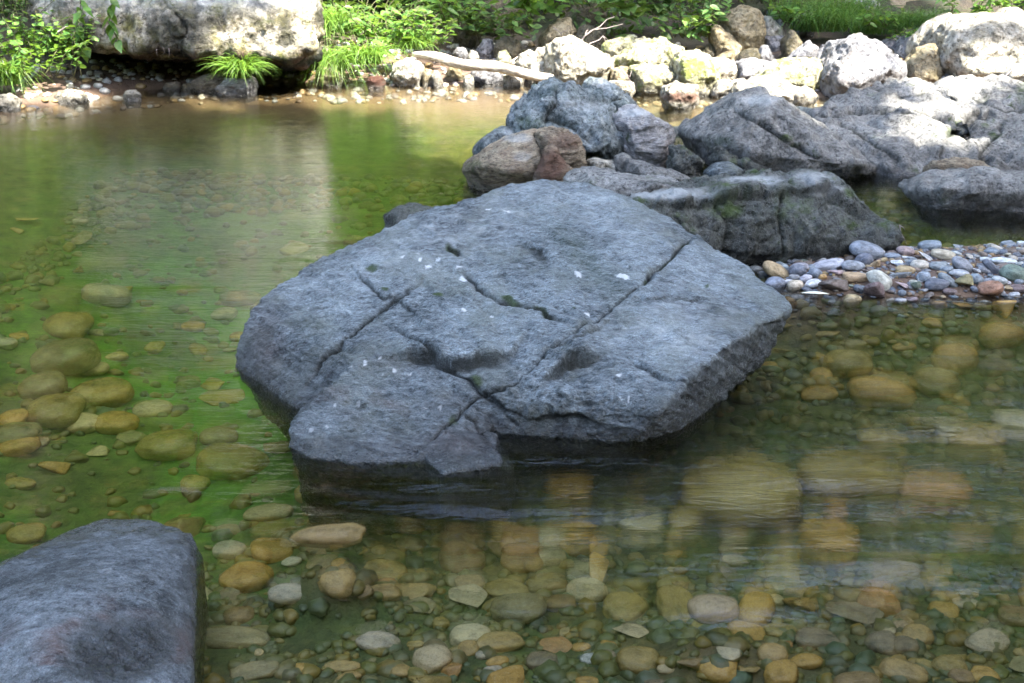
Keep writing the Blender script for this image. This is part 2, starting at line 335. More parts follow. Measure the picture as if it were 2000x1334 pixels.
# ------------------------------------------------------------------ rocks: hulls -> one voxel skin -> weathering
def hull_bm(bm, pts):
    vs = [bm.verts.new(p) for p in pts]
    r = bmesh.ops.convex_hull(bm, input=vs)
    bmesh.ops.delete(bm, geom=list({g for g in r['geom_interior']+r['geom_unused'] if isinstance(g, bmesh.types.BMVert)}), context='VERTS')
def rock(name, hulls, mat, voxel, smooth=4, amp=(.02, .006), freq=(3, 14), ridge=0., sculpt=None, aniso=None, parent=None, terr=0.):
    me = bpy.data.meshes.new('tmp'); vs, fs = [], []
    for h in hulls:
        bm = bmesh.new(); hull_bm(bm, [Vector(p) for p in h]); bmesh.ops.recalc_face_normals(bm, faces=bm.faces)
        bm.verts.ensure_lookup_table(); bm.verts.index_update(); o = len(vs)
        vs += [v.co[:] for v in bm.verts]; fs += [[v.index+o for v in f.verts] for f in bm.faces]; bm.free()
    me.from_pydata(vs, [], fs); me.update()
    ob = bpy.data.objects.new('tmp', me); COL.objects.link(ob)
    md = ob.modifiers.new('r', 'REMESH'); md.mode = 'VOXEL'; md.voxel_size = voxel
    s = ob.modifiers.new('s', 'SMOOTH'); s.iterations = smooth; s.factor = .6
    dg = bpy.context.evaluated_depsgraph_get(); ev = ob.evaluated_get(dg)
    out = bpy.data.meshes.new_from_object(ev); bpy.data.objects.remove(ob); bpy.data.meshes.remove(me)
    N = len(out.vertices); V = np.empty(N*3, np.float32); out.vertices.foreach_get('co', V); V = V.reshape(-1, 3).astype(float)
    nr = np.empty(N*3, np.float32); out.vertex_normals.foreach_get('vector', nr); nr = nr.reshape(-1, 3).astype(float)
    q = V if aniso is None else V@aniso
    d = amp[0]*fbm(q*freq[0], 3) + amp[1]*fbm(q*freq[1]+9, 4, .6)
    if ridge: d += ridge*(fbm(q*freq[0]*1.7+4, 4, .55, True)-.3)
    V2 = V + nr*d[:, None]
    if terr: d += terr*(terrace(fbm(q*freq[0]*1.5+11, 3)*3.2, .12)+.4*terrace(fbm(q*freq[1]*.6+5, 3)*3, .14)); V2 = V + nr*d[:, None]
    if sculpt:
        out.vertices.foreach_set('co', V2.astype(np.float32).ravel()); out.update()
        out.vertex_normals.foreach_get('vector', nr2 := np.empty(N*3, np.float32)); n2 = nr2.reshape(-1, 3).astype(float)
        dd, attrs = sculpt(V2, nr, n2); V2 = V2+nr*dd[:, None]
        for k, v in attrs.items(): attr(out, k, v)
    out.vertices.foreach_set('co', V2.astype(np.float32).ravel()); out.update()
    out.materials.clear()
    return link_mesh(name, out, mat, parent)

def pdist(uv, line):
    """distance to a polyline, signed side (+ = above in the picture), 0..1 along it"""
    best = np.full(len(uv), 1e9); side = np.zeros(len(uv)); al = np.zeros(len(uv))
    L = [math.dist(line[i], line[i+1]) for i in range(len(line)-1)]; tot = sum(L); acc = 0
    for i in range(len(line)-1):
        a, b = np.array(line[i], float), np.array(line[i+1], float); ab = b-a
        t = np.clip(((uv-a)@ab)/(ab@ab), 0, 1); c = a+t[:, None]*ab; w = uv-c; d = np.hypot(w[:, 0], w[:, 1])
        cr = ab[0]*(uv[:, 1]-a[1])-ab[1]*(uv[:, 0]-a[0]); m = d < best
        best[m] = d[m]; side[m] = np.where(cr[m] < 0, 1, -1); al[m] = ((acc+t*L[i])/tot)[m]; acc += L[i]
    return best, side, al
def ell(uv, cx, cy, rx, ry, rot=0):
    c, s = math.cos(rot), math.sin(rot); x = uv[:, 0]-cx; y = uv[:, 1]-cy
    return np.hypot((x*c+y*s)/rx, (-x*s+y*c)/ry)

# --- the big slab in the middle
def big_sculpt(V, nr, n2):
    uv = proj(V); N = len(uv); d = np.zeros(N); face = (nr[:, 2] > .05)|(nr[:, 1] < -.2)
    wob = np.stack([fbm(V*14, 3)*9, fbm(V*14+50, 3)*9], 1); u = uv+wob
    crack = np.zeros(N); moss = np.zeros(N); lich = np.zeros(N)
    cr = [([(603, 745), (640, 700), (682, 660), (747, 604), (784, 581), (826, 553)], 4, .010), ([(700, 535), (747, 581), (775, 586), (812, 622)], 3, .006),
          ([(761, 637), (840, 693), (886, 720), (937, 767), (1016, 830)], 4, .013), ([(1352, 466), (1290, 522), (1240, 571), (1180, 620), (1122, 667), (1060, 712), (985, 765), (935, 777), (880, 830), (812, 890)], 4, .012),
          ([(895, 534), (974, 590), (1025, 602), (1105, 645)], 4, .009), ([(1352, 464), (1290, 522), (1255, 555)], 6, .014), ([(870, 480), (900, 497)], 5, .01),
          ([(1230, 590), (1290, 585), (1380, 590)], 2.5, .004), ([(940, 760), (985, 800), (1030, 812)], 4, .01), ([(1060, 700), (1110, 690), (1180, 640)], 3, .005),
          ([(1475, 640), (1520, 625)], 3, .006), ([(890, 790), (955, 860), (985, 890)], 4, .01), ([(600, 690), (560, 720), (520, 760)], 2.5, .004), ([(1000, 640), (960, 655), (900, 652)], 2.5, .004), ([(1230, 700), (1290, 740), (1330, 745)], 3, .005)]
    for line, w, dep in cr:
        ds, sd, al = pdist(u, line); tp = np.clip(np.minimum(al, 1-al)*8, .25, 1)
        g = np.exp(-(ds/w)**2)*tp; d -= 1.35*dep*g*face; crack = np.maximum(crack, np.exp(-(ds/(w*.8))**2)*tp*min(1, dep*130)*sstep(-.6, .0, fbm(V*20, 2)))
        d += .004*np.exp(-(ds/18))*sd*face
    for line, h1, L1, h2, L2 in [([(700, 690), (762, 701), (840, 694), (885, 712), (998, 700), (1016, 668), (1056, 632)], .046, 85, .030, 24),
                                 ([(1040, 768), (1077, 735), (1123, 705), (1165, 700), (1200, 690)], .050, 85, .034, 30),
                                 ([(975, 815), (1050, 812), (1130, 805), (1230, 845)], .012, 40, .016, 25), ([(1000, 470), (1060, 500), (1090, 540)], .004, 60, .004, 60)]:
        ds, sd, al = pdist(u, line); tp = sstep(0, .45, np.minimum(al, 1-al))
        sg = .5+.5*np.tanh(sd*ds/2.4+.7); md = .8+.45*sstep(-.35, .35, fbm(V*9+7, 2)); d += face*tp*md*(sg*h1*np.exp(-ds/L1)-(1-sg)*h2*np.exp(-ds/L2)); crack = np.maximum(crack, .95*tp*np.exp(-((ds-4)/(6+5*al))**2)*(sd < 0)*sstep(-.9, .1, fbm(V*25, 3)))  # dark band below each ledge: its shade painted into the colour
    lowb0 = .5*np.exp(-ell(uv, 1130, 790, 260, 80)**2)
    # foliation running down to the right
    s = (uv@np.array([.55, -.83]))/26; fo = fbm(np.stack([s, uv[:, 0]/160, 0*s], 1), 4, .6, True); q = V@np.array([[.8, .5, 0], [-.3, 1.0, .2], [0, .3, 2.0]])
    d += .013*fo*face+.006*fbm(V*30, 4, .65)*face+.0055*terrace(fbm(q*np.array([2.6, 5., 3.])+3, 3)*3.5, .1)*face+.0045*terrace(fbm(q*np.array([7., 16., 9.])+8, 3)*3, .12)*face*sstep(-.2, .3, fbm(V*2.1+5, 2)+lowb0)
    lowb = np.exp(-ell(uv, 1130, 790, 220, 60)**2); d += lowb*.018*fbm(np.stack([uv[:, 0]/28, uv[:, 1]/16, 0*s], 1), 4, .6, True)*face
    for cx, cy, rx, ry in [(1216, 543, 15, 5), (1223, 548, 8, 5), (1131, 547, 8, 6), (1145, 622, 6, 3), (714, 713, 4, 6), (770, 723, 4, 5), (802, 730, 4, 3), (741, 703, 3, 3), (838, 530, 7, 4), (790, 507, 6, 3), (822, 515, 4, 6), (904, 551, 9, 5), (898, 532, 6, 3), (906, 617, 4, 3), (1208, 735, 7, 5), (1230, 787, 3, 4), (856, 513, 5, 3), (700, 790, 4, 3), (655, 795, 3, 3), (830, 797, 5, 2), (860, 795, 4, 3), (610, 845, 5, 4), (640, 838, 3, 3), (688, 720, 3, 2), (960, 623, 3, 2), (990, 418, 8, 3), (955, 414, 6, 2)]:
        lich = np.maximum(lich, sstep(1.1, .8, ell(uv+wob*.45+perlin(V*90)[:, None]*2.5, cx, cy, rx*.9, ry*.9)))
    nn = fbm(V*55, 3); lich = np.maximum(lich, sstep(.42, .55, nn)*np.exp(-ell(uv, 830, 525, 90, 50)**2)*.9); lich = np.maximum(lich, sstep(.5, .6, nn)*.35)
    for cx, cy, rx, ry, ro in [(1305, 508, 26, 5, -.75), (1335, 480, 12, 5, -.7), (1262, 548, 9, 5, -.7), (880, 487, 16, 6, .5), (755, 566, 10, 5, 0), (885, 823, 10, 13, 0), (1000, 592, 26, 5, .4), (1060, 620, 24, 4, .6), (725, 528, 14, 5, 0), (857, 583, 10, 8, 0), (930, 745, 18, 12, .7), (1380, 560, 5, 3, 0), (1117, 613, 4, 3, 0)]:
        moss = np.maximum(moss, sstep(1.2, .5, ell(u, cx, cy, rx, ry, ro)))
    pale = np.exp(-ell(uv, 1330, 640, 150, 70, .1)**2)+.9*np.exp(-ell(uv, 900, 450, 260, 60, -.35)**2)+.6*np.exp(-ell(uv, 1250, 450, 180, 50, .5)**2)
    lich = np.maximum(lich, np.clip(pale, 0, 1)*(.10+.30*sstep(-.1, .5, fbm(V*16+2, 4, .6))))  # paler upper areas: sky-lit brightness painted into the colour
    moss *= .85; moss = np.maximum(moss, .22*np.exp(-ell(uv, 1150, 520, 30, 130, -.75)**2)); d += .003*moss
    crack = np.maximum(crack, .55*sstep(.12, .5, fbm(V*np.array([5, 9, 5.])+4, 4, .6))*(.25+np.exp(-ell(uv, 1100, 800, 300, 90)**2)+.6*np.exp(-ell(uv, 560, 700, 90, 120)**2)))  # dark patches, mostly low down and at the left end
    rust = .55*np.exp(-ell(uv, 720, 800, 150, 70)**2)*sstep(-.1, .4, fbm(V*6, 3))+.5*np.exp(-ell(uv, 890, 870, 60, 30)**2)+.4*np.exp(-ell(uv, 520, 690, 40, 90)**2)
    return d, dict(crack=crack*face, moss=moss*face, lichen=lich*face, rust=np.clip(rust, 0, 1)*face*.75, damp=np.clip(.85*sstep(.12, -.25, nr[:, 2])+.55*sstep(.24, .03, V[:, 2])*sstep(-.25, .35, fbm(V*4, 3)), 0, 1))  # wetness and shade painted darker on the low part and undercut
zl = lambda px, py, Y, z: np.array([P(px, py, Y)[0], Y, z])
A = [P(462, 712, 3.97), P(478, 655, 4.02), P(492, 612, 4.10), P(527, 572, 4.25), P(572, 543, 4.33), P(650, 493, 4.45), P(760, 452, 4.55), P(850, 408, 4.62), P(950, 383, 4.7), P(1060, 358, 4.78), P(1150, 360, 4.76), P(1235, 385, 4.68), P(1350, 462, 4.45), P(1440, 518, 4.3), P(1530, 588, 4.08), P(1542, 604, 4.02),
     P(1480, 640, 3.80), P(1430, 668, 3.66), P(1350, 722, 3.50), P(1288, 795, 3.355), P(1238, 850, 3.35), G(1320, 834), G(1385, 792), P(1500, 690, 3.95), P(1000, 560, 4.0), P(1250, 560, 3.95), P(800, 620, 3.88), P(700, 700, 3.66), P(600, 660, 3.85), P(1200, 690, 3.62),
     G(600, 800), G(478, 735, -.02), G(985, 842), G(1100, 826), G(1180, 836), G(1240, 856), zl(640, 800, 3.7, -.4), zl(1000, 800, 3.62, -.3), G(1040, 905, -.13), G(1200, 905, -.12), zl(560, 640, 4.3, -.45), zl(850, 400, 5.0, -.4), zl(1240, 400, 5.0, -.4), zl(1330, 600, 4.2, -.4), zl(1200, 780, 3.7, -.4), P(1528, 645, 4.06), P(1440, 737, 3.88), P(900, 400, 4.95), P(1150, 385, 5.0)]
B_ = [P(602, 795, 3.52), P(563, 842, 3.36), G(566, 872), G(600, 893), G(700, 902), G(820, 898), P(700, 700, 3.64), P(800, 690, 3.66), P(900, 800, 3.43), P(780, 860, 3.33), P(620, 850, 3.37), G(900, 885), G(610, 935, -.12), G(850, 975, -.15), zl(600, 880, 3.42, -.35), zl(860, 900, 3.4, -.35), zl(700, 700, 3.9, -.4), P(960, 830, 3.44)]
C_ = [P(890, 838, 3.36), G(828, 893, .0), G(868, 925), G(975, 905), P(975, 885, 3.29), P(905, 862, 3.29), P(965, 850, 3.37), G(870, 1010, -.16), G(1010, 960, -.14), zl(980, 900, 3.3, -.3), zl(930, 840, 3.5, -.3)]
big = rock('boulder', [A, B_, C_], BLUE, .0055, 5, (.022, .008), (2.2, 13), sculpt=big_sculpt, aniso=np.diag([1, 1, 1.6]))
tag(big, 'huge blue-grey slab boulder with diagonal cracks lying in midstream, centre of the photo', 'boulder')

# --- the near boulder at the lower left
def near_sculpt(V, nr, n2):
    uv = proj(V); d = np.zeros(len(uv)); wob = np.stack([fbm(V*14, 3)*14, fbm(V*14+50, 3)*14], 1)
    pit = np.exp(-(ell(uv+wob, 235, 1270, 105, 62, -.15))**4); d -= pit*(.010+.03*np.abs(fbm(V*26, 4, .6)))
    ring = np.exp(-((ell(uv+wob*2.5, 235, 1262, 130, 80, -.15)-1.05)/.22)**2)*sstep(-.3, .3, fbm(V*9, 3))
    rust = np.clip(ring*.9*(uv[:, 1] < 1300)+.5*sstep(.2, .5, fbm(V*5+3, 3))*(uv[:, 0] < 120), 0, 1)
    ridge = np.exp(-(pdist(uv, [(200, 1090), (270, 1170), (320, 1250), (350, 1330)])[0]/30)**2); d += .006*ridge
    lich = np.maximum(sstep(.45, .6, fbm(V*60, 3))*.5, ridge*sstep(.1, .5, fbm(V*40, 3))*.6)
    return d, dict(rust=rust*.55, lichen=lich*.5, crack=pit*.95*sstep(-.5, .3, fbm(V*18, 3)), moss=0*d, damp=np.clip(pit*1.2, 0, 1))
NB = [P(-260, 1270, 2.45), P(0, 1112, 2.55), P(60, 1074, 2.68), P(140, 1034, 2.82), P(205, 1010, 2.9), P(300, 1014, 2.88), P(350, 1030, 2.82), P(374, 1062, 2.72), P(372, 1110, 2.60), P(358, 1200, 2.40), P(368, 1262, 2.27), P(374, 1334, 2.14), P(385, 1450, 1.95), P(200, 1250, 2.17), P(60, 1250, 2.12), P(150, 1500, 1.72), P(-300, 1600, 1.7), zl(395, 1085, 2.72, -.03), zl(380, 1250, 2.3, -.3), zl(180, 1010, 3.0, -.3), zl(-400, 1200, 2.7, -.3), zl(385, 1500, 1.8, -.3), zl(-500, 1500, 1.7, -.3), P(250, 1120, 2.50)]
NB = [p for p in NB if not (p[1] < 2.42 and p[0] > -.62)] + [P(352, 1200, 2.40), P(240, 1220, 2.24), P(100, 1240, 2.12), P(250, 1120, 2.50), zl(330, 1200, 2.42, -.3)]
NB2 = [P(345, 1195, 2.42), P(366, 1262, 2.27), P(376, 1334, 2.14), P(386, 1450, 1.95), P(200, 1215, 2.24), P(60, 1230, 2.14), P(150, 1500, 1.72), P(-300, 1600, 1.7), P(-260, 1270, 2.42), zl(370, 1250, 2.3, -.3), zl(385, 1500, 1.8, -.3), zl(-500, 1500, 1.7, -.3), zl(-300, 1200, 2.5, -.3)]
NB3 = [zl(372, 1050, 2.8, .02), zl(398, 1085, 2.72, -.015), zl(388, 1140, 2.6, -.02), P(360, 1060, 2.74), P(355, 1130, 2.58), zl(340, 1060, 2.85, -.3), zl(390, 1140, 2.6, -.3), zl(395, 1070, 2.78, -.2), zl(330, 1150, 2.5, -.3)]
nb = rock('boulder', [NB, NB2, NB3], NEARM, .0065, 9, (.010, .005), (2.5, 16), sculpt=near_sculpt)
tag(nb, 'smooth blue-grey boulder with a pitted reddish hollow, cut off by the lower left corner', 'boulder')

# --- generic rocks from their outline in the photo, given a distance and real thickness
def outline_rock(name, pts, Y, mat, thick=.7, drop=.12, amp=1., voxel=None, sculpt=None, lean=.25, seed=None, ridge=.5, smooth=2, grow=1.03, terr=None):
    r = random.Random(seed if seed is not None else hash((pts[0], len(pts), round(Y*10))) & 0xffff)
    pts = [np.array(p, float) for p in pts]; c = sum(pts)/len(pts); pts = [c+(p-c)*grow for p in pts]
    w = (max(p[0] for p in pts)-min(p[0] for p in pts))/FPX*Y*1.07; h = (max(p[1] for p in pts)-min(p[1] for p in pts))/FPX*Y*1.07
    T = max(min(w, h*1.6), w*.45)*thick; H = []
    low = max(p[1] for p in pts)
    for p in pts:
        k = (low-p[1])/max(1, low-min(q[1] for q in pts))        # 1 at the top
        H.append(P(p[0], p[1], Y+T*(lean*k)))
        q = c+(p-c)*.62; H.append(P(q[0], q[1], Y-T*(.42-.25*k)+T*.08*r.uniform(-1, 1)))
        b = H[-2].copy(); b[1] += T*.75; b[0] = b[0]*.9+H[0][0]*.1; b[2] = b[2]-.12*T*k-.02; H.append(b)
    xsw = [h_[0] for h_ in H]; lz = min(h_[2] for h_ in H)-drop
    for sx in (min(xsw)*.8+max(xsw)*.2, max(xsw)*.8+min(xsw)*.2):
        H += [np.array([sx, Y, lz]), np.array([sx, Y+T*.6, lz])]
    s = max(w, h)
    return rock(name, [H], MATS[mat] if isinstance(mat, str) else mat, voxel or max(.009, s/55), smooth, (.05*s*amp, .028*s*amp), (1.6/s, 8/s), ridge=.045*s*amp*ridge, sculpt=sculpt, terr=.032*s*amp if terr is None else terr*s)

def mid_sculpt(cracks=(), moss=(), rust=(), ledges=(), light=()):
    def f(V, nr, n2):
        uv = proj(V); d = np.zeros(len(uv)); ck = 0*d; ms = 0*d; rs = 0*d; li = 0*d; wob = np.stack([fbm(V*9, 3)*7, fbm(V*9+50, 3)*7], 1); u = uv+wob
        for line, w, dep in cracks:
            ds, sd, al = pdist(u, line); g = np.exp(-(ds/w)**2); d -= dep*g; ck = np.maximum(ck, np.exp(-(ds/w*1.5)**2))
        for line, h, L in ledges:
            ds, sd, al = pdist(u, line); tp = np.clip(np.minimum(al, 1-al)*5, 0, 1); sg = .5+.5*np.tanh(sd*ds/3+.8); d += tp*h*(2*sg-1)*np.exp(-ds/L)*(.5+sstep(-.35, .35, fbm(V*7, 2))); ck = np.maximum(ck, .3*tp*np.exp(-((ds-2)/3)**2)*(sd < 0))  # thin dark line below each ledge paints in its shade
        for cx, cy, rx, ry, a in moss: ms = np.maximum(ms, a*sstep(1.3, .5, ell(u, cx, cy, rx, ry))*sstep(-.45, .15, fbm(V*22, 3)))
        for cx, cy, rx, ry, a in rust: rs = np.maximum(rs, a*sstep(1.3, .5, ell(u, cx, cy, rx, ry)))
        for cx, cy, rx, ry, a in light: li = np.maximum(li, a*sstep(1.3, .3, ell(u, cx, cy, rx, ry)))  # pale patches, mostly on rock tops
        return d, dict(crack=ck, moss=ms, rust=rs, lichen=li)
    return f
# mossy boulder to the right of the slab
D1 = [P(1190, 392, 5.05), P(1240, 376, 5.3), P(1310, 368, 5.4), P(1400, 352, 5.55), P(1480, 341, 5.65), P(1560, 344, 5.68), P(1595, 337, 5.6), P(1625, 345, 5.55), P(1660, 385, 5.5), P(1722, 428, 5.35), P(1755, 452, 5.25), P(1750, 478, 5.18), P(1690, 494, 5.14), P(1640, 508, 5.12), P(1560, 516, 5.1), P(1440, 512, 5.12), P(1310, 460, 5.0),
      P(1240, 400, 5.0), P(1330, 392, 5.1), P(1390, 390, 5.15), P(1450, 372, 5.25), P(1530, 372, 5.28), P(1600, 368, 5.3), P(1640, 395, 5.28), zl(1300, 500, 5.3, -.2), zl(1720, 500, 5.4, -.2), zl(1700, 450, 6.0, -.2), zl(1250, 450, 5.9, -.2), P(1580, 440, 5.12), P(1480, 450, 5.16)]
o = rock('boulder', [D1], DARK, .010, 1, (.035, .022), (3.5, 12), ridge=.032, terr=.016, sculpt=mid_sculpt(
    ledges=[([(1230, 402), (1330, 396), (1390, 392), (1440, 376), (1500, 380), (1540, 372), (1610, 368), (1650, 398), (1720, 440)], .03, 22), ([(1640, 400), (1600, 430), (1590, 480)], .012, 20)], cracks=[([(1530, 372), (1520, 420), (1535, 500)], 4, .02), ([(1400, 392), (1420, 440), (1410, 500)], 4, .012)],
    moss=[(1420, 405, 34, 26, .85), (1530, 400, 18, 30, .5), (1655, 380, 12, 12, .8), (1450, 380, 20, 8, .6), (1580, 395, 10, 14, .5)], light=[(1300, 382, 110, 12, .5), (1470, 356, 70, 10, .5), (1590, 350, 50, 14, .45), (1620, 375, 40, 10, .25)]))
tag(o, 'long dark boulder with pale top and mossy front between slab and pebble bar', 'boulder')
o = outline_rock('boulder', [(1108, 352), (1128, 335), (1190, 333), (1250, 346), (1330, 358), (1345, 372), (1250, 392), (1150, 385)], 5.35, 'G', 1.2, amp=.5, lean=1.0)
tag(o, 'low smooth grey boulder peeping over the top of the big slab', 'boulder')
# middle cluster
specs = [
 ([(1003, 242), (1030, 205), (1058, 172), (1080, 156), (1112, 180), (1150, 195), (1195, 215), (1222, 262), (1228, 305), (1180, 318), (1100, 300), (1040, 285), (1010, 262)], 7.15, 'E', 1.0, 1.3, 'tall blue-green pointed boulder in the middle rock cluster', dict(cracks=[([(1088, 172), (1082, 205), (1062, 235)], 4, .03), ([(1062, 235), (1110, 245), (1150, 275)], 4, .015)], moss=[(1035, 240, 30, 14, .5)], light=[(1150, 210, 35, 12, .25), (1110, 200, 20, 14, .2)])),
 ([(1140, 190), (1145, 160), (1170, 154), (1200, 163), (1232, 192), (1245, 214), (1215, 225), (1160, 215)], 7.9, 'E', 1.0, 1., 'rounded blue-grey boulder just behind the pointed blue-green one', dict(cracks=[([(1172, 190), (1195, 195), (1215, 190)], 3, .02)], light=[(1180, 165, 30, 12, .3)])),
 ([(1203, 228), (1242, 211), (1290, 230), (1312, 250), (1314, 290), (1302, 321), (1262, 318), (1228, 308), (1208, 270)], 7.05, 'W', .9, 1., 'whitish banded boulder with moss at its left side in the middle cluster', dict(moss=[(1228, 270, 7, 12, .9)], light=[(1240, 220, 35, 9, .6)], rust=[(1305, 290, 8, 25, .3)], ledges=[([(1215, 250), (1250, 256), (1290, 240)], .015, 10)])),
 ([(905, 332), (925, 312), (970, 284), (1010, 262), (1042, 254), (1080, 275), (1085, 320), (1060, 350), (1000, 350), (940, 345)], 6.55, 'N', .8, .45, 'brown and tan wedge-shaped rock with yellow algae, half in the pool', dict(light=[(1010, 270, 35, 10, .4), (1020, 305, 20, 10, .3)], moss=[(930, 325, 26, 14, .6)], cracks=[([(1045, 262), (1065, 300), (1062, 340)], 3, .02)])),
 ([(1045, 258), (1075, 250), (1105, 252), (1130, 270), (1146, 300), (1146, 322), (1110, 335), (1075, 320), (1062, 290)], 6.5, 'N', .8, .9, 'pinkish brown layered rock leaning on the wedge-shaped rock', dict(ledges=[([(1080, 300), (1110, 302), (1140, 295)], .02, 8), ([(1085, 318), (1115, 320), (1142, 312)], .015, 8)], rust=[(1110, 275, 30, 20, .5)])),
 ([(1045, 352), (1056, 315), (1070, 288), (1085, 290), (1095, 320), (1115, 335), (1112, 350), (1080, 362)], 6.35, 'N', .7, 1., 'small reddish triangular rock in front of the layered pinkish rock', dict(rust=[(1075, 325, 40, 40, .8)])),
 ([(925, 292), (940, 275), (972, 252), (992, 247), (1015, 258), (1018, 268), (975, 290), (935, 305)], 7.2, 'E', .9, .6, 'small dark blue-green rock at the left end of the middle cluster', dict(light=[(990, 258, 15, 7, .3)])),
 ([(1148, 316), (1160, 308), (1200, 318), (1235, 330), (1220, 345), (1165, 335)], 6.55, 'P', .9, .5, 'flat cream rock between the layered rock and the low grey one', {}),
 ([(1200, 305), (1218, 296), (1232, 306), (1236, 322), (1212, 326), (1200, 318)], 6.5, 'G', .9, .5, 'small pale knob-shaped stone under the whitish banded boulder', {}),
 ([(1228, 312), (1262, 318), (1305, 332), (1352, 352), (1345, 360), (1300, 356), (1240, 350), (1222, 330)], 6.35, 'G', .9, .8, 'flat olive-grey rock lying below the whitish banded boulder', dict(moss=[(1290, 345, 30, 8, .3)])),
 ([(1265, 358), (1300, 352), (1338, 360), (1330, 372), (1280, 370)], 6.0, 'T', .9, .4, 'flat tan stone between the low grey boulder and the stream', {}),
 ([(1308, 328), (1318, 290), (1335, 285), (1355, 300), (1370, 318), (1358, 330), (1330, 335)], 6.75, 'D', .9, 2., 'wet black craggy rock in the gap where water spills through', {}),
 ([(1308, 262), (1315, 247), (1335, 245), (1358, 258), (1362, 268), (1330, 270)], 8.1, 'B', .9, .5, 'small dark rounded rock in the water behind the gap', {}),
 ([(1380, 335), (1398, 317), (1425, 316), (1452, 332), (1450, 345), (1400, 346)], 6.55, 'B', 1., .2, 'smooth wet purple-blue stone in the little rapid', {}),
 ([(1398, 310), (1405, 288), (1440, 300), (1480, 318), (1500, 335), (1450, 334), (1420, 322)], 6.75, 'D', .9, 1.5, 'wet black jagged rock at the foot of the pyramid boulder', {}),
 ([(1548, 222), (1560, 208), (1590, 212), (1602, 222), (1580, 232)], 8.5, 'B', .9, .5, 'small dark stone in the gap between the two right boulders', {}),
]
for pts, Yd, mt, th, am, lb, sc in specs:
    o = outline_rock('rock', pts, Yd, mt, th, .2, am, sculpt=mid_sculpt(**sc), ridge=.8)
    tag(o, lb, 'rock')
o = outline_rock('boulder', [(1362, 268), (1395, 240), (1432, 213), (1482, 181), (1520, 190), (1572, 226), (1650, 280), (1705, 312), (1762, 343), (1700, 350), (1560, 335), (1470, 322), (1400, 300)], 7.0, 'G', .8, .25, .7, voxel=.014, lean=.35,
    sculpt=mid_sculpt(cracks=[([(1430, 215), (1480, 240), (1530, 270), (1560, 290), (1600, 310)], 4, .025)], moss=[(1535, 268, 14, 8, .9), (1555, 283, 10, 6, .9), (1400, 280, 35, 14, .35)], light=[(1480, 195, 40, 12, .35)]))
tag(o, 'grey pyramid-shaped boulder with a mossy diagonal crack beside the rapid', 'boulder')
K1 = [P(1590, 228, 7.6), P(1655, 180, 8.0), P(1730, 150, 8.3), P(1790, 158, 8.3), P(1840, 172, 8.2), P(1905, 215, 7.9), P(1900, 260, 7.5), P(1790, 225, 7.4), P(1650, 240, 7.3), zl(1650, 200, 7.8, -.3), zl(1900, 200, 8.4, -.3), zl(1700, 150, 8.8, -.3)]
K2 = [P(1588, 238, 7.4), P(1660, 225, 7.45), P(1780, 220, 7.5), P(1830, 235, 7.45), P(1900, 280, 7.15), P(1950, 335, 6.85), P(1830, 340, 6.8), P(1755, 345, 6.75), P(1700, 305, 6.95), P(1640, 278, 7.1), P(1760, 262, 7.0), P(1820, 300, 6.88), zl(1700, 330, 6.95, -.3), zl(1950, 335, 7.0, -.3), zl(1650, 220, 7.8, -.3)]
K3 = [P(1825, 170, 8.5), P(1880, 145, 8.7), P(1940, 148, 8.7), P(2010, 168, 8.6), P(2120, 190, 8.5), P(2150, 250, 7.8), P(1990, 225, 7.8), P(1900, 215, 7.9), zl(1850, 200, 8.8, -.3), zl(2150, 200, 8.8, -.3), zl(2000, 250, 7.5, -.3)]
K4 = [P(1880, 240, 7.5), P(1940, 225, 7.55), P(2020, 235, 7.5), P(2160, 260, 7.3), P(2160, 345, 6.8), P(2000, 340, 6.8), P(1935, 335, 6.82), P(1905, 280, 7.15), P(1960, 265, 7.15), zl(1920, 330, 7.0, -.3), zl(2160, 340, 7.0, -.3), zl(2100, 240, 7.9, -.3)]
o = rock('boulder', [K1, K2, K3, K4], GREY, .016, 3, (.06, .022), (1.8, 9), ridge=.03, terr=.03, sculpt=mid_sculpt(
    cracks=[([(1600, 225), (1680, 218), (1790, 212), (1850, 235)], 4, .03), ([(1640, 240), (1680, 262), (1720, 290), (1760, 315)], 4, .02), ([(1960, 240), (1945, 265), (1925, 285), (1915, 300), (1935, 330)], 5, .03), ([(1905, 225), (1880, 250), (1850, 262)], 5, .04), ([(1840, 290), (1835, 320)], 3, .015), ([(1700, 170), (1760, 190), (1820, 180)], 3, .01), ([(1900, 190), (1960, 215), (2000, 215)], 4, .02)],
    moss=[(1945, 262, 16, 7, 1), (1860, 258, 18, 9, .9), (1925, 245, 10, 5, .7), (1870, 240, 8, 10, .8), (2000, 185, 18, 22, .6), (1920, 195, 10, 5, .5)]))
tag(o, 'massive grey boulder with mossy cracks and sun spots at the right edge', 'boulder')
o = outline_rock('rock', [(1780, 372), (1795, 352), (1830, 335), (1900, 330), (1990, 338), (2140, 345), (2140, 385), (1990, 392), (1860, 388)], 6.15, 'G', .6, .2, .5, voxel=.014, lean=.6)
tag(o, 'low flat grey rock in the stream below the massive right boulder', 'rock')
o = outline_rock('rock', [(1810, 330), (1825, 312), (1870, 310), (1915, 316), (1945, 330), (1930, 338), (1850, 338)], 6.55, 'N', .6, .1, .7)
tag(o, 'brownish rough rock squeezed between the low flat rock and massive boulder', 'rock')
o = outline_rock('rock', [(748, 418), (775, 405), (810, 399), (845, 405), (850, 415), (800, 440), (760, 455)], 4.9, 'D', 1., .2, .6)
tag(o, 'small dark wet rock showing behind the left shoulder of the slab', 'rock')
for pts, Yd, lb in [([(460, 700), (478, 640), (500, 580), (530, 572), (520, 640), (490, 720)], 4.05, None)][:0]: pass

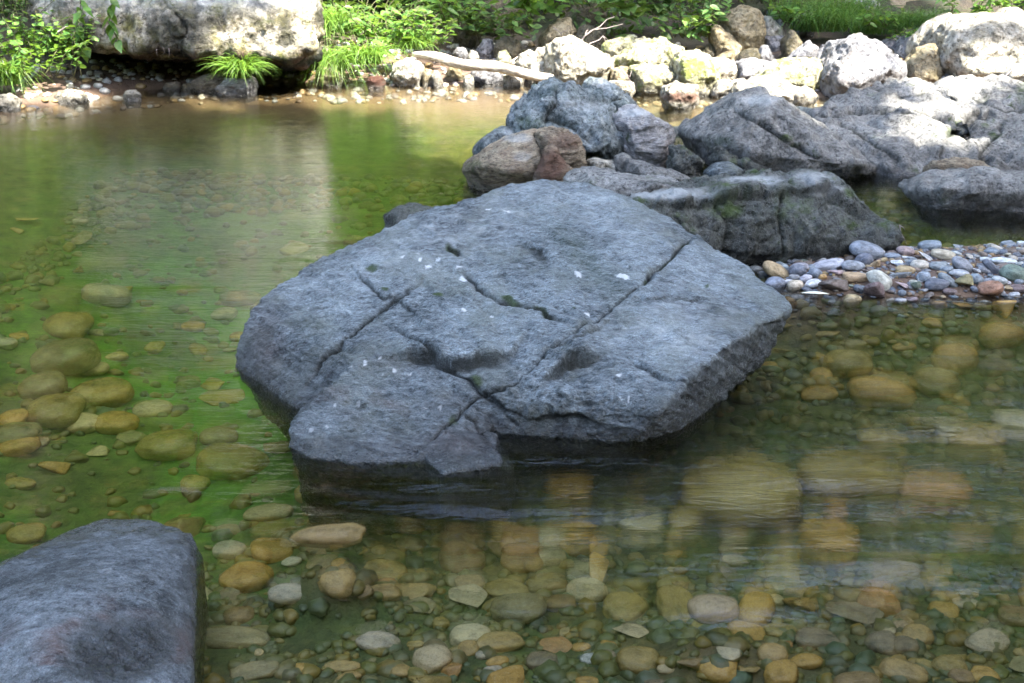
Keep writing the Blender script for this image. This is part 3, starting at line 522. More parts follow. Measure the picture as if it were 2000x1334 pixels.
# --- bank rocks
B = [
 ([(1413, 36), (1430, 22), (1460, 10), (1478, 14), (1492, 34), (1494, 75), (1480, 94), (1455, 82), (1425, 70), (1413, 50)], 10.7, 'T', 'big pale-topped rock with yellow underside, highest of the right bank pile'),
 ([(1388, 52), (1398, 43), (1410, 52), (1428, 68), (1448, 92), (1445, 108), (1420, 106), (1400, 92), (1390, 70)], 10.5, 'T', 'yellowish rock leaning against the left of the highest bank rock'),
 ([(1493, 70), (1495, 32), (1506, 32), (1530, 55), (1534, 68), (1512, 72)], 11.0, 'P', 'white wedge rock tucked right of the highest bank rock'),
 ([(1490, 72), (1530, 70), (1532, 85), (1513, 104), (1503, 90)], 10.85, 'K', 'grey block under the white wedge rock'),
 ([(1530, 78), (1548, 57), (1569, 82), (1563, 98), (1545, 113), (1530, 100)], 10.5, 'Q', 'dark square block with pale top beside the grass on the right bank'),
 ([(1543, 113), (1580, 80), (1598, 93), (1577, 114)], 10.3, 'K', 'pale grey wedge stone below the right bank grass'),
 ([(1590, 118), (1600, 97), (1617, 85), (1642, 92), (1640, 118)], 10.5, 'K', 'grey stone left of the striped boulder, under the grass'),
 ([(1436, 117), (1452, 98), (1478, 96), (1484, 116)], 10.3, 'Q', 'dark stone in the shade under the highest bank rock'),
 ([(1482, 116), (1487, 90), (1500, 88), (1512, 112)], 10.4, 'K', 'upright grey stone under the grey block'),
 ([(1368, 103), (1385, 85), (1402, 93), (1396, 114)], 10.5, 'Q', 'small dark grey stone left of the yellowish leaning rock'),
 ([(1398, 114), (1420, 100), (1434, 96), (1435, 110), (1425, 118)], 10.2, 'T', 'small triangular cream stone under the yellowish leaning rock'),
 ([(1386, 116), (1415, 110), (1440, 124), (1444, 142), (1405, 150), (1388, 138)], 9.9, 'P', 'rounded white rock right of the mossy yellow-green rock'),
 ([(1435, 120), (1460, 113), (1500, 124), (1528, 128), (1505, 142), (1465, 152), (1440, 150)], 9.9, 'K', 'long grey shaded rock between two white rocks on the right bank'),
 ([(1470, 150), (1500, 133), (1530, 120), (1560, 113), (1600, 116), (1614, 130), (1610, 160), (1605, 187), (1560, 180), (1510, 165)], 9.65, 'M', 'large white rock with dark moss on its face at the right waterline'),
 ([(1430, 187), (1433, 170), (1445, 154), (1470, 155), (1520, 146), (1560, 165), (1592, 180), (1602, 190), (1560, 199), (1500, 195)], 9.2, 'P', 'bright white jagged rock lying at the water in front of the mossy white rock'),
 ([(1390, 180), (1400, 160), (1430, 155), (1438, 166), (1430, 182)], 9.45, 'P', 'small cream stone at the waterline left of the jagged white rock'),
 ([(1608, 182), (1614, 125), (1650, 74), (1690, 75), (1735, 100), (1771, 122), (1773, 140), (1757, 154), (1690, 166), (1645, 190)], 9.5, 'K', 'boulder with striped grey left side and white sunlit face, right bank'),
 ([(1708, 88), (1750, 70), (1767, 78), (1752, 108), (1730, 98)], 11.0, 'K', 'brownish grey stone behind the striped boulder'),
 ([(1748, 108), (1770, 70), (1836, 70), (1832, 92), (1790, 118), (1770, 124)], 10.7, 'K', 'bluish flat slab leaning behind the striped boulder'),
 ([(1770, 152), (1775, 125), (1800, 95), (1829, 85), (1832, 120), (1846, 140), (1840, 165), (1800, 162)], 9.9, 'T', 'tan sunlit rock squeezed beside the giant white boulder'),
 ([(1833, 125), (1829, 90), (1850, 52), (1890, 30), (1985, 25), (2005, 60), (2110, 80), (2110, 160), (1990, 164), (1930, 158), (1870, 158), (1848, 142)], 9.95, 'P', 'giant white sunlit boulder in the top right corner'),
 ([(1955, 158), (1975, 125), (2010, 108), (2080, 100), (2080, 175)], 9.5, 'P', 'white rock in front of the giant boulder at the right edge'),
 ([(1683, 32), (1700, -25), (1800, -30), (1852, 20), (1832, 48), (1760, 38)], 12.2, 'N', 'reddish brown rough boulder above the grass at the top right'),
 ([(1638, 2), (1690, -18), (1716, 8), (1706, 30), (1670, 32)], 11.9, 'K', 'grey boulder left of the reddish brown one at the top edge'),
 ([(1553, 34), (1575, 21), (1596, 30), (1588, 47), (1560, 48)], 11.3, 'K', 'pinkish grey stone poking out of the right bank grass'),
 ([(1500, 20), (1530, 5), (1545, 30), (1530, 55), (1510, 40)], 11.8, 'K', 'grey stone behind the highest bank rock, among leaves'),
 ([(1070, 115), (1073, 90), (1090, 75), (1115, 75), (1130, 92), (1165, 104), (1200, 115), (1202, 137), (1190, 158), (1140, 163), (1085, 163), (1068, 142)], 9.85, 'P', 'big dazzling white rock in the middle of the far bank'),
 ([(1198, 120), (1235, 85), (1265, 76), (1300, 78), (1336, 95), (1335, 125), (1240, 140)], 10.1, 'M', 'long pale mossy rock right of the dazzling white rock'),
 ([(1316, 120), (1330, 102), (1360, 97), (1382, 105), (1400, 125), (1404, 155), (1385, 172), (1355, 180), (1328, 167)], 9.55, 'M', 'round yellow-green mossy rock at the far waterline'),
 ([(1235, 132), (1270, 124), (1310, 130), (1332, 150), (1332, 170), (1240, 170)], 9.65, 'M', 'mossy rock with dark undercut between the long pale and round mossy rocks'),
 ([(1173, 103), (1185, 80), (1230, 70), (1243, 72), (1236, 90), (1195, 108)], 10.4, 'M', 'small pale-topped olive rock below the dry branch'),
 ([(1053, 78), (1070, 55), (1090, 40), (1112, 38), (1126, 60), (1120, 88), (1080, 97)], 10.9, 'T', 'tan rock half in sun behind the dazzling white rock'),
 ([(1120, 72), (1140, 50), (1182, 60), (1184, 95), (1150, 100), (1122, 92)], 10.8, 'Q', 'olive shaded rock behind the dry branch'),
 ([(1108, 35), (1130, 8), (1162, 8), (1182, 30), (1180, 62), (1130, 62)], 11.6, 'Q', 'dark boulder in the shade above the olive rock'),
 ([(886, 62), (895, 45), (920, 42), (940, 60), (936, 82), (905, 92)], 11.2, 'Q', 'round dark brown rock deep in the shade above the log'),
 ([(933, 92), (945, 76), (962, 78), (967, 100), (945, 114), (928, 106)], 10.75, 'K', 'grey rock with a sun fleck above the log'),
 ([(963, 97), (970, 80), (990, 71), (1013, 80), (1016, 100), (995, 112)], 10.7, 'Q', 'dark mossy rock between the grey rock and the white rocks'),
 ([(935, 5), (960, -22), (1000, -12), (1019, 25), (1006, 62), (960, 72), (935, 47)], 11.8, 'Q', 'large dark boulder with a sunlit right rim at the top edge'),
 ([(884, 105), (893, 92), (908, 92), (915, 106), (900, 114)], 10.5, 'K', 'small grey stone above the middle of the log'),
 ([(912, 110), (920, 97), (932, 102), (936, 114)], 10.4, 'P', 'small sun-flecked stone above the middle of the log'),
 ([(970, 118), (975, 100), (988, 97), (998, 110), (990, 124)], 10.3, 'M', 'mossy round stone above the right part of the log'),
 ([(1008, 128), (1015, 107), (1035, 97), (1050, 108), (1048, 130)], 10.2, 'P', 'white stone, left one of the pale pile beside the dazzling rock'),
 ([(1040, 112), (1050, 92), (1068, 92), (1074, 108), (1060, 118)], 10.3, 'P', 'white stone, upper one of the pale pile beside the dazzling rock'),
 ([(1030, 142), (1042, 124), (1065, 118), (1075, 140), (1055, 150)], 10.0, 'P', 'white stone, lowest one of the pale pile beside the dazzling rock'),
 ([(765, 152), (770, 127), (795, 113), (820, 120), (829, 135), (822, 157), (790, 162)], 10.0, 'P', 'pale yellow rock at the waterline under the left end of the log'),
 ([(846, 166), (842, 148), (850, 136), (858, 142), (866, 160), (860, 167)], 9.9, 'P', 'pointed white stone at the waterline under the log'),
 ([(825, 160), (826, 140), (843, 138), (848, 160)], 9.95, 'T', 'small tan stone left of the pointed white stone'),
 ([(903, 165), (908, 147), (918, 143), (925, 150), (926, 166)], 9.95, 'P', 'small upright cream stone under the log'),
 ([(868, 155), (878, 130), (900, 130), (908, 150), (900, 158)], 10.15, 'T', 'tan stone in shade directly below the log'),
 ([(910, 158), (925, 137), (955, 138), (985, 148), (985, 160)], 10.1, 'K', 'grey stone with dark hollow under the log'),
 ([(983, 163), (985, 146), (1010, 144), (1024, 150), (1020, 163)], 9.95, 'P', 'square white stone propping the log'),
 ([(1180, 180), (1190, 158), (1215, 156), (1238, 162), (1240, 180)], 9.4, 'P', 'flat white stone in the water behind the middle cluster'),
 ([(1192, 160), (1196, 135), (1212, 130), (1234, 134), (1238, 160)], 9.75, 'T', 'tan stone between the dazzling white rock and the mossy undercut rock'),
 ([(1296, 190), (1300, 168), (1320, 160), (1330, 166), (1362, 168), (1364, 190), (1340, 198)], 9.0, 'P', 'white block with rusty base standing in the shallow water'),
 ([(-40, 215), (-10, 190), (20, 183), (38, 200), (36, 216)], 8.9, 'P', 'bright stone at the left edge of the photo by the water'),
 ([(105, 197), (112, 180), (130, 174), (160, 180), (170, 195), (140, 202)], 9.2, 'P', 'flat white stone at the left waterline below the leafy plants'),
 ([(185, 170), (195, 160), (225, 158), (242, 165), (235, 173)], 9.8, 'K', 'flat pinkish stone in the mouth of the dark hollow'),
 ([(240, 186), (250, 176), (266, 175), (275, 184), (260, 188)], 9.3, 'P', 'small oval cream stone in the shallows left of the grass tuft'),
 ([(372, 172), (382, 155), (410, 148), (440, 152), (455, 170), (420, 177)], 9.7, 'N', 'brownish rock left of the stone under the grass tuft'),
 ([(420, 172), (440, 152), (470, 148), (498, 152), (500, 172), (470, 180)], 9.55, 'W', 'grey and white wet rock carrying the grass tuft'),
 ([(318, 172), (325, 162), (345, 158), (355, 165), (352, 174)], 9.75, 'N', 'small brown stone at the edge of the dark hollow'),
 ([(352, 173), (358, 163), (372, 162), (380, 172)], 9.75, 'T', 'small tan stone beside the small brown one at the hollow'),
 ([(618, 155), (622, 130), (640, 118), (662, 125), (672, 155)], 9.95, 'M', 'dry grey mossy stone below the tall bank grass'),
 ([(716, 158), (722, 149), (745, 147), (752, 156), (740, 162)], 9.8, BROWN, 'small red flat stone at the waterline left of the log'),
 ([(120, 165), (140, 155), (170, 158), (180, 172), (150, 178)], 9.7, 'N', 'low brown rubble stone under the leafy plants at the left'),
]
for i, (pts, Yd, mt, lb) in enumerate(B):
    sc = None
    if 'red flat' in lb: sc = mid_sculpt(rust=[(735, 153, 40, 20, 1)])
    if 'rusty base' in lb: sc = mid_sculpt(rust=[(1330, 190, 50, 12, .9)])
    w = max(p[0] for p in pts)-min(p[0] for p in pts)
    big_ = w > 60
    o = outline_rock('boulder' if w > 110 else 'rock', pts, Yd, mt, .8, .15, .5 if w > 110 else .6, voxel=max(.010, w/FPX*Yd/60), sculpt=sc, seed=i, ridge=.8, smooth=0, terr=.028)
    tag(o, lb, 'boulder' if w > 110 else 'rock')
# the overhanging limestone boulder on the left bank
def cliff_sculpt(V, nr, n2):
    n = fbm(V*3, 4); st = sstep(.0, -.12, V[:, 2]-.34-.14*n)  # brown low band: shade of the overhang painted in
    return 0*n, dict(rust=st*.95, lichen=.6*sstep(.55, .8, V[:, 2]), crack=.55*st+.85*sstep(.02, .25, fbm(V*2.6+8, 4))*sstep(.75, .55, V[:, 2]), moss=0*n)  # pale top and dark blotches: sun and dapple painted into the colour
C1 = [P(120, 62, 9.7), P(180, 78, 9.6), P(260, 84, 9.55), P(340, 78, 9.5), P(420, 92, 9.5), P(60, 20, 10.0), zl(150, 0, 10.3, 1.0), zl(300, 0, 10.45, 2.5), zl(470, 0, 10.5, 2.7), P(470, 20, 9.7), P(300, 10, 9.8), zl(80, 0, 11.5, .9), zl(300, 0, 12, 2.6), zl(520, 0, 12, 2.5), zl(180, 100, 12, -.1), zl(430, 100, 12, -.1), zl(120, 100, 12.2, -.1), zl(180, 100, 10.5, .28), zl(400, 100, 10.5, .26), zl(500, 100, 11.5, -.1)]
C2 = [P(380, 80, 9.5), P(450, 110, 9.55), P(520, 112, 9.5), P(575, 108, 9.5), P(612, 92, 9.55), P(620, 40, 9.65), P(615, 0, 9.8), P(500, 20, 9.55), P(400, 20, 9.7), zl(450, 0, 10.2, 1.9), zl(600, 0, 10.2, 1.8), zl(610, 0, 11.2, 1.5), zl(400, 0, 11.5, 1.5), zl(610, 100, 11.0, -.1), zl(420, 100, 11.9, -.1), zl(560, 100, 11.8, -.1), zl(585, 100, 10.3, .26)]
C3 = [P(190, 60, 9.75), P(240, 20, 9.7), P(330, 30, 9.5), P(360, 65, 9.45), P(280, 88, 9.5), P(300, -10, 9.8), zl(270, 0, 10.5, .9), zl(300, 60, 10.6, .2)]
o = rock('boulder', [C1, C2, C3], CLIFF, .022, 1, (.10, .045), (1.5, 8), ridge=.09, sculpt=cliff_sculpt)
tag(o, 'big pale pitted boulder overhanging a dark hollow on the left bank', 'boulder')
for pts, z in []: pass

# ------------------------------------------------------------------ the log and the branches
def tube(pts, radii, seg=8, twist=0., wob=0.):
    pts = [np.array(p, float) for p in pts]; V, F = [], []
    up = np.array([0, 0, 1.])
    for i, p in enumerate(pts):
        t = pts[min(i+1, len(pts)-1)]-pts[max(i-1, 0)]; t /= np.linalg.norm(t)+1e-9
        a = np.cross(t, up); a = a/np.linalg.norm(a) if np.linalg.norm(a) > 1e-3 else np.array([1., 0, 0]); b = np.cross(a, t)
        for k in range(seg):
            th = 2*math.pi*k/seg+twist*i; r = radii[i]*(1+wob*math.sin(3*th+i*.7)+wob*random.uniform(-.6, .6)); V.append(p+r*(math.cos(th)*a+math.sin(th)*b))
    for i in range(len(pts)-1):
        for k in range(seg):
            F.append((i*seg+k, i*seg+(k+1) % seg, (i+1)*seg+(k+1) % seg, (i+1)*seg+k))
    n = len(V); V += [pts[0], pts[-1]]
    for k in range(seg): F.append(((k+1) % seg, k, n, n)); F.append(((len(pts)-1)*seg+k, (len(pts)-1)*seg+(k+1) % seg, n+1, n+1))
    return V, F
def poly_obj(name, parts, mat, parent=None):
    V, F = [], []
    for v, f in parts:
        o = len(V); V += [tuple(x) for x in v]; F += [tuple(dict.fromkeys(i+o for i in q)) for q in f]
    me = bpy.data.meshes.new(name); me.from_pydata(V, [], F); me.update(); return link_mesh(name, me, mat, parent)
a, b = P(806, 106, 10.15), P(1082, 152, 9.75)
n_ = 26; pts = [a+(b-a)*i/(n_-1)+np.array([0, 0, .012*math.sin(i*.5)]) for i in range(n_)]
tr = empty('log', a)
o = poly_obj('trunk', [tube([p-a for p in pts], [.020+.022*math.sin(min(i/5, 1.57)) - .014*max(0, (i-18)/8) for i in range(n_)], 14, .02, .10)], WOOD, tr)
stub = poly_obj('broken_branch', [tube([pts[17]-a, pts[17]-a+np.array([.03, -.02, .06]), pts[17]-a+np.array([.08, -.03, .10])], [.014, .010, .004], 6)], WOOD, tr)
tag(tr, 'bleached driftwood log lying across the stones at the far waterline', 'log')
def branch(name, strokes, Y, lab, cat, r=.007):
    e = empty(name, P(*strokes[0][0], Y)); L = np.array(e.location)
    for i, st in enumerate(strokes):
        pp = [P(x, y, Y+.02*k)-L for k, (x, y) in enumerate(st)]
        poly_obj('limb' if i == 0 else 'twig', [tube(pp, [r*(1-.7*k/(len(pp)-1))*(1 if i == 0 else .6) for k in range(len(pp))], 6)], TWIG, e)
    tag(e, lab, cat)
branch('dry_branch', [[(1130, 90), (1142, 70), (1158, 58), (1185, 55), (1216, 47)], [(1158, 58), (1172, 52), (1185, 38), (1200, 33)], [(1142, 70), (1146, 60), (1149, 58)]], 10.1, 'bare forked grey branch sticking up behind the dazzling white rock', 'branch')
branch('dry_branch', [[(1140, 100), (1152, 85), (1170, 78), (1178, 70), (1188, 78)], [(1178, 70), (1183, 82), (1182, 100)]], 10.0, 'thin reddish twig with red leaf below the forked grey branch', 'branch', .005)
branch('dry_branch', [[(1213, 133), (1222, 145), (1232, 160), (1230, 165)], [(1222, 145), (1230, 150), (1234, 138)]], 9.5, 'small pale twig hanging at the water by the mossy undercut rock', 'branch', .005)
branch('dry_branch', [[(1960, 152), (1975, 138), (1998, 130), (2030, 118)], [(1975, 138), (1985, 140), (2000, 138)]], 9.35, 'brown root running over the white rock at the right edge', 'branch', .009)
branch('dry_branch', [[(96, 72), (120, 58), (140, 68), (148, 84)], [(120, 58), (128, 52), (150, 50)], [(140, 68), (142, 90), (143, 106)]], 9.5, 'twisted brown root hanging from the left end of the pitted boulder', 'branch', .009)
branch('dry_branch', [[(330, 95), (331, 105), (330, 112)], [(318, 92), (322, 102), (316, 108)], [(306, 96), (306, 106), (309, 112)]], 9.45, 'thin roots dangling under the overhang of the pitted boulder', 'branch', .004)
branch('dry_grass', [[(1757, 440), (1759, 455), (1757, 470)], [(1759, 455), (1766, 466), (1773, 482)], [(1757, 440), (1764, 444), (1768, 450)]], 5.35, 'pale dry stem hanging at the right end of the mossy boulder', 'dry grass', .004)
branch('dry_branch', [[(1080, 52), (1095, 65), (1102, 75)], [(1095, 65), (1108, 58), (1116, 50)]], 10.7, 'short dark twig across the half-sunlit tan rock', 'branch', .004)

# ------------------------------------------------------------------ vegetation
def strips(lines, widths, tones, mat, name, parent=None, fold=0.):
    """many ribbons: lines (n, k, 3), widths (n, k); sideways direction is horizontal"""
    lines = np.asarray(lines); n, k, _ = lines.shape
    t = np.gradient(lines, axis=1); sd = np.cross(t, np.array([0, 0, 1.])); ln = np.linalg.norm(sd, axis=2, keepdims=True); sd = np.where(ln > 1e-4, sd/np.maximum(ln, 1e-4), np.array([1., 0, 0]))
    ang = rng.uniform(-.8, .8, n)[:, None, None]; sd = sd*np.cos(ang)+np.array([0, 0, 1.])*np.sin(ang)
    w = np.asarray(widths)[:, :, None]
    L = lines-sd*w; Rr = lines+sd*w
    if fold:
        C = lines-np.array([0, 0, fold])*w; V = np.stack([L, C, Rr], 2).reshape(-1, 3); m = 3
    else: V = np.stack([L, Rr], 2).reshape(-1, 3); m = 2
    base = (np.arange(n)*k*m)[:, None, None]+(np.arange(k-1)*m)[None, :, None]+np.arange(m-1)[None, None, :]
    F = np.stack([base, base+1, base+m+1, base+m], -1).reshape(-1, 4)
    o = mesh_np(name, V, F, mat, parent); attr(o.data, 'tone', np.repeat(tones, k*m)[:len(o.data.vertices)]); return o
def grass(name, loc, n, length, spread, droop, mat, lab, width=.004, bend=(0, 0), cat='grass tuft', group=None):
    e = loc; k = 7; az = rng.uniform(0, 2*math.pi, n); L = length*rng.uniform(.45, 1.05, n); el = rng.uniform(.75, 1.5, n)
    t = np.linspace(0, 1, k)[None, :]
    out = (np.cos(el)*L)[:, None]*(t**1.0)+0.3*L[:, None]*t**2.2; up = (np.sin(el)*L)[:, None]*t-(droop*L*rng.uniform(.6, 1.3, n))[:, None]*t**3
    r0 = spread*np.sqrt(rng.uniform(0, 1, n)); a0 = rng.uniform(0, 2*math.pi, n)
    x = (r0*np.cos(a0))[:, None]+out*np.cos(az)[:, None]+bend[0]*L[:, None]*t**2; y = (r0*.5*np.sin(a0))[:, None]+out*np.sin(az)[:, None]*.8+bend[1]*L[:, None]*t**2
    w = width*(1-.92*t**2)*rng.uniform(.6, 1.2, n)[:, None]
    o = strips(np.stack([x, y, up], -1), w, rng.uniform(0, 1, n), mat, name); o.location = e
    return tag(o, lab, cat, group)
def leaf_lines(base, dirs, size, droop=.35):
    k = 5; t = np.linspace(0, 1, k)[None, :, None]
    L = base[:, None, :]+dirs[:, None, :]*size[:, None, None]*t; L[:, :, 2] -= droop*size[:, None]*t[:, :, 0]**2
    return L
LEAFW = {'lance': [.0, .16, .19, .11, .0], 'heart': [.16, .36, .32, .18, .0], 'oval': [.04, .28, .32, .2, .0]}
def plant(name, loc, stems, height, leaf, nleaf, shape, mat, lab, spread=.25, bend=(0, 0), cat='plant', hang=False, group=None):
    e = empty(name, loc); parts = []; bs, ds, sz = [], [], []
    for s in range(stems):
        az = random.uniform(0, 6.28); tilt = random.uniform(.1, .7)*(1 if not hang else .3); H = height*random.uniform(.6, 1.05); r0 = spread*random.random()**.5*.6
        x0, y0 = r0*math.cos(az), r0*math.sin(az)*.6; pp = []
        for k in range(8):
            t = k/7; z = H*t*math.cos(tilt*t) if not hang else -H*t
            pp.append(np.array([x0+spread*tilt*t**1.5*math.cos(az)+bend[0]*t*t+.02*math.sin(k*1.3+s), y0+spread*tilt*t**1.5*math.sin(az)+bend[1]*t*t, z]))
        parts.append(tube(pp, [.0045*(1-.6*k/7)*(leaf/.08)**.5 for k in range(8)], 5))
        for j in range(nleaf):
            t = .15+.85*(j+random.random()*.5)/nleaf; k = min(int(t*7), 6); f = t*7-k; p = pp[k]*(1-f)+pp[min(k+1, 7)]*f
            a = j*2.4+random.uniform(-.5, .5); el = random.uniform(-.2, .6) if not hang else random.uniform(-1.1, -.4)
            bs.append(p); ds.append([math.cos(a)*math.cos(el), math.sin(a)*math.cos(el), math.sin(el)]); sz.append(leaf*random.uniform(.6, 1.15)*(1-.25*t))
    poly_obj('stem', parts, STEM, e)
    bs, ds, sz = np.array(bs), np.array(ds), np.array(sz)
    L = leaf_lines(bs, ds, sz); w = sz[:, None]*np.array(LEAFW[shape])[None, :]+.0005
    strips(L, w, rng.uniform(0, 1, len(sz)), mat, 'foliage', e, fold=.35)
    return tag(e, lab, cat, group)
def on_ground(px, py, dz=0): p = bed_hit(px, py) if py > 185 else None; return p
def at(px, py, Y): return Vector(P(px, py, Y))
grass('grass_tuft', at(473, 152, 9.5), 620, .36, .05, .62, GRASS, 'round bright grass tuft growing on the wet rock under the pitted boulder', .0045)
grass('grass_tuft', at(650, 135, 10.05), 420, .42, .12, .95, GRASS, 'tall pale grass hanging down right beside the pitted boulder', .004, (.1, -.3))
grass('grass_tuft', at(640, 60, 10.4), 420, .5, .2, .95, GRASS, 'upper long grass spilling down at the top right of the pitted boulder', .004, (0, -.3))
grass('grass_tuft', at(715, 125, 10.0), 320, .40, .12, .8, GRASS, 'sunlit grass tuft at the waterline left of the driftwood log', .0045, (0, -.2))
grass('grass_tuft', at(795, 95, 10.3), 240, .3, .15, .8, GRASS, 'sunlit grass tuft above the left end of the driftwood log', .004, (0, -.2))
grass('grass_tuft', at(5, 165, 9.2), 260, .42, .12, .9, GRASS, 'arching grass tuft at the left edge of the photo', .005)
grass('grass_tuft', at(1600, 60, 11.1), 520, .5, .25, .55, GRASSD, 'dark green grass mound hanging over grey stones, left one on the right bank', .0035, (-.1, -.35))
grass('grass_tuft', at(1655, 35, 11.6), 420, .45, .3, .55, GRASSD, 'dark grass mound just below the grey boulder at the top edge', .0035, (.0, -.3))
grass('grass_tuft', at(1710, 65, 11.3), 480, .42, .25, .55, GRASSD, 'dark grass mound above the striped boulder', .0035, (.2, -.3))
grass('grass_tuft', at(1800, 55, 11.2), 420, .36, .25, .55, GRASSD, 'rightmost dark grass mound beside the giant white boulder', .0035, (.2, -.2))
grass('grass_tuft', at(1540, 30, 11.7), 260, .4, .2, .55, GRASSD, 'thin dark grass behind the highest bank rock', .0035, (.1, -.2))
plant('leafy_plant', at(70, 150, 9.35), 26, .5, .085, 14, 'oval', LEAF, 'dense bright leafy plant on the left bank beside the dark hollow', .55)
plant('leafy_plant', at(25, 110, 9.7), 20, .55, .075, 14, 'lance', LEAF, 'leafy plant at the left edge above the arching grass', .55)
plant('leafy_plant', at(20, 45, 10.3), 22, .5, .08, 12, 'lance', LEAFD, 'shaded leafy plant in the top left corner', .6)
plant('leafy_plant', at(110, 110, 9.6), 16, .34, .08, 12, 'oval', LEAF, 'lower leafy plant under the twisted root at the left', .35)
plant('vine', at(165, -15, 9.5), 1, .72, .12, 12, 'heart', LEAF, 'left vine of heart-shaped leaves hanging before the dark hollow', .12, cat='vine', hang=True)
plant('vine', at(206, -20, 9.48), 1, .62, .12, 12, 'heart', LEAF, 'right vine of heart-shaped leaves hanging before the dark hollow', .10, cat='vine', hang=True)
plant('leafy_plant', at(745, 85, 10.25), 20, .34, .14, 9, 'lance', LEAF, 'broad sunlit leaves above the waterline grass left of the log', .4)
plant('leafy_plant', at(820, 90, 10.4), 18, .3, .10, 10, 'lance', LEAF, 'light green feathery plant over the left end of the log', .35)
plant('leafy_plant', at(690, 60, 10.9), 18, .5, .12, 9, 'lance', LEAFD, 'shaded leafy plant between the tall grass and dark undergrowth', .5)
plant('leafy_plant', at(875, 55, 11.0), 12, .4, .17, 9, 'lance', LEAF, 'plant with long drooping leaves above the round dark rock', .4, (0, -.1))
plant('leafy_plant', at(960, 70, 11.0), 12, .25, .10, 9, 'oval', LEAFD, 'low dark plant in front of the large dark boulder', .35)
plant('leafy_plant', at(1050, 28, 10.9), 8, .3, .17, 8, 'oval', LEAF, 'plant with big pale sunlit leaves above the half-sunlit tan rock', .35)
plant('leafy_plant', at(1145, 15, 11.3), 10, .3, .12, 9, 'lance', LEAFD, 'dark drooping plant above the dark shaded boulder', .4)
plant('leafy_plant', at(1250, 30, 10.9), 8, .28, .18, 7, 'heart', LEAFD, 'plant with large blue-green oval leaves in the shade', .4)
plant('leafy_plant', at(1345, 75, 10.6), 16, .32, .11, 9, 'oval', LEAFD, 'leafy plant with broad dull leaves left of the highest bank rock', .35)
plant('leafy_plant', at(1365, 40, 10.9), 18, .38, .10, 10, 'lance', LEAF, 'bright leafy plant behind the left of the highest bank rock', .35)
plant('leafy_plant', at(1310, 10, 11.6), 18, .45, .10, 10, 'oval', LEAFD, 'dark leafy plant at the top edge left of the right bank pile', .5)
plant('leafy_plant', at(1480, 5, 11.9), 18, .4, .10, 10, 'oval', LEAF, 'leafy plant behind the highest bank rock at the top edge', .5)
plant('leafy_plant', at(1550, 45, 11.0), 7, .2, .11, 7, 'oval', LEAF, 'small bright leaves beside the pinkish grey stone', .2)
plant('leafy_plant', at(1720, 50, 11.0), 7, .18, .09, 7, 'oval', LEAF, 'small bright leaves between two dark grass mounds', .2)
plant('leafy_plant', at(1895, 35, 10.8), 10, .3, .10, 9, 'lance', LEAF, 'leafy plant rising behind the giant white boulder', .3)
plant('leafy_plant', at(1975, 20, 10.7), 8, .25, .10, 9, 'lance', LEAF, 'bright leaf cluster behind the right end of the giant white boulder', .25)
plant('leafy_plant', at(1010, 62, 10.7), 6, .18, .09, 7, 'oval', LEAFD, 'small dark herb between the dark mossy rock and the tan rock', .2)
plant('leafy_plant', at(1790, 88, 10.9), 9, .2, .07, 8, 'oval', LEAF, 'low herb by the bluish flat slab', .3)
# undergrowth behind, one mass
def leaf_cloud(n, fn, size, mat, name, parent=None, droop=.2, shape='oval'):
    b = fn(n); d = rng.normal(size=(len(b), 3)); d[:, 2] *= .6; d /= np.linalg.norm(d, axis=1)[:, None]; sz = size*rng.uniform(.5, 1.2, len(b))
    k = 3; t = np.array([0, .5, 1])[None, :, None]; L = b[:, None]+d[:, None]*sz[:, None, None]*t; L[:, :, 2] -= droop*sz[:, None]*t[:, :, 0]**2
    return strips(L, sz[:, None]*np.array([.03, .34, .0])[None]+.0005, rng.uniform(0, 1, len(b)), mat, name, parent)
def ug(n):
    x = rng.uniform(-9, 9, n); y = rng.uniform(11.3, 14.5, n); c = fbm(np.stack([x*1.3, y*1.3, 0*x], 1), 2); k = c > -.12; x, y, c = x[k], y[k], c[k]
    clear = (y < 12.2) & (x > 1.3) & (x < 5); x, y, c = x[~clear], y[~clear], c[~clear]
    return np.stack([x, y, ground_z(x, y)+rng.uniform(0, 1, len(x))**1.2*(.25+.9*np.maximum(c, 0)+.25*(y-11.3))], 1)
def slopes(n):
    x = rng.uniform(-18, 18, n); y = rng.uniform(-6, 30, n); z = ground_z(x, y); c = fbm(np.stack([x*.7, y*.7, 0*x+9], 1), 3)
    k = (z > .45) & (c > -.3) & ((y > 12.6) | (x > 5.0) | (x < -6.4)); x, y, z, c = x[k], y[k], z[k], c[k]
    return np.stack([x, y, z+rng.uniform(0, 1, len(x))*(.35+1.1*np.maximum(c+.1, 0))], 1)
tag(leaf_cloud(120000, slopes, .3, FOREST, 'slope_thicket'), 'dark leafy thicket covering the valley sides above the stream', 'undergrowth', kind='stuff')
tag(leaf_cloud(26000, ug, .10, LEAFD, 'undergrowth'), 'dark leafy undergrowth covering the slope behind the bank rocks', 'undergrowth', kind='stuff')

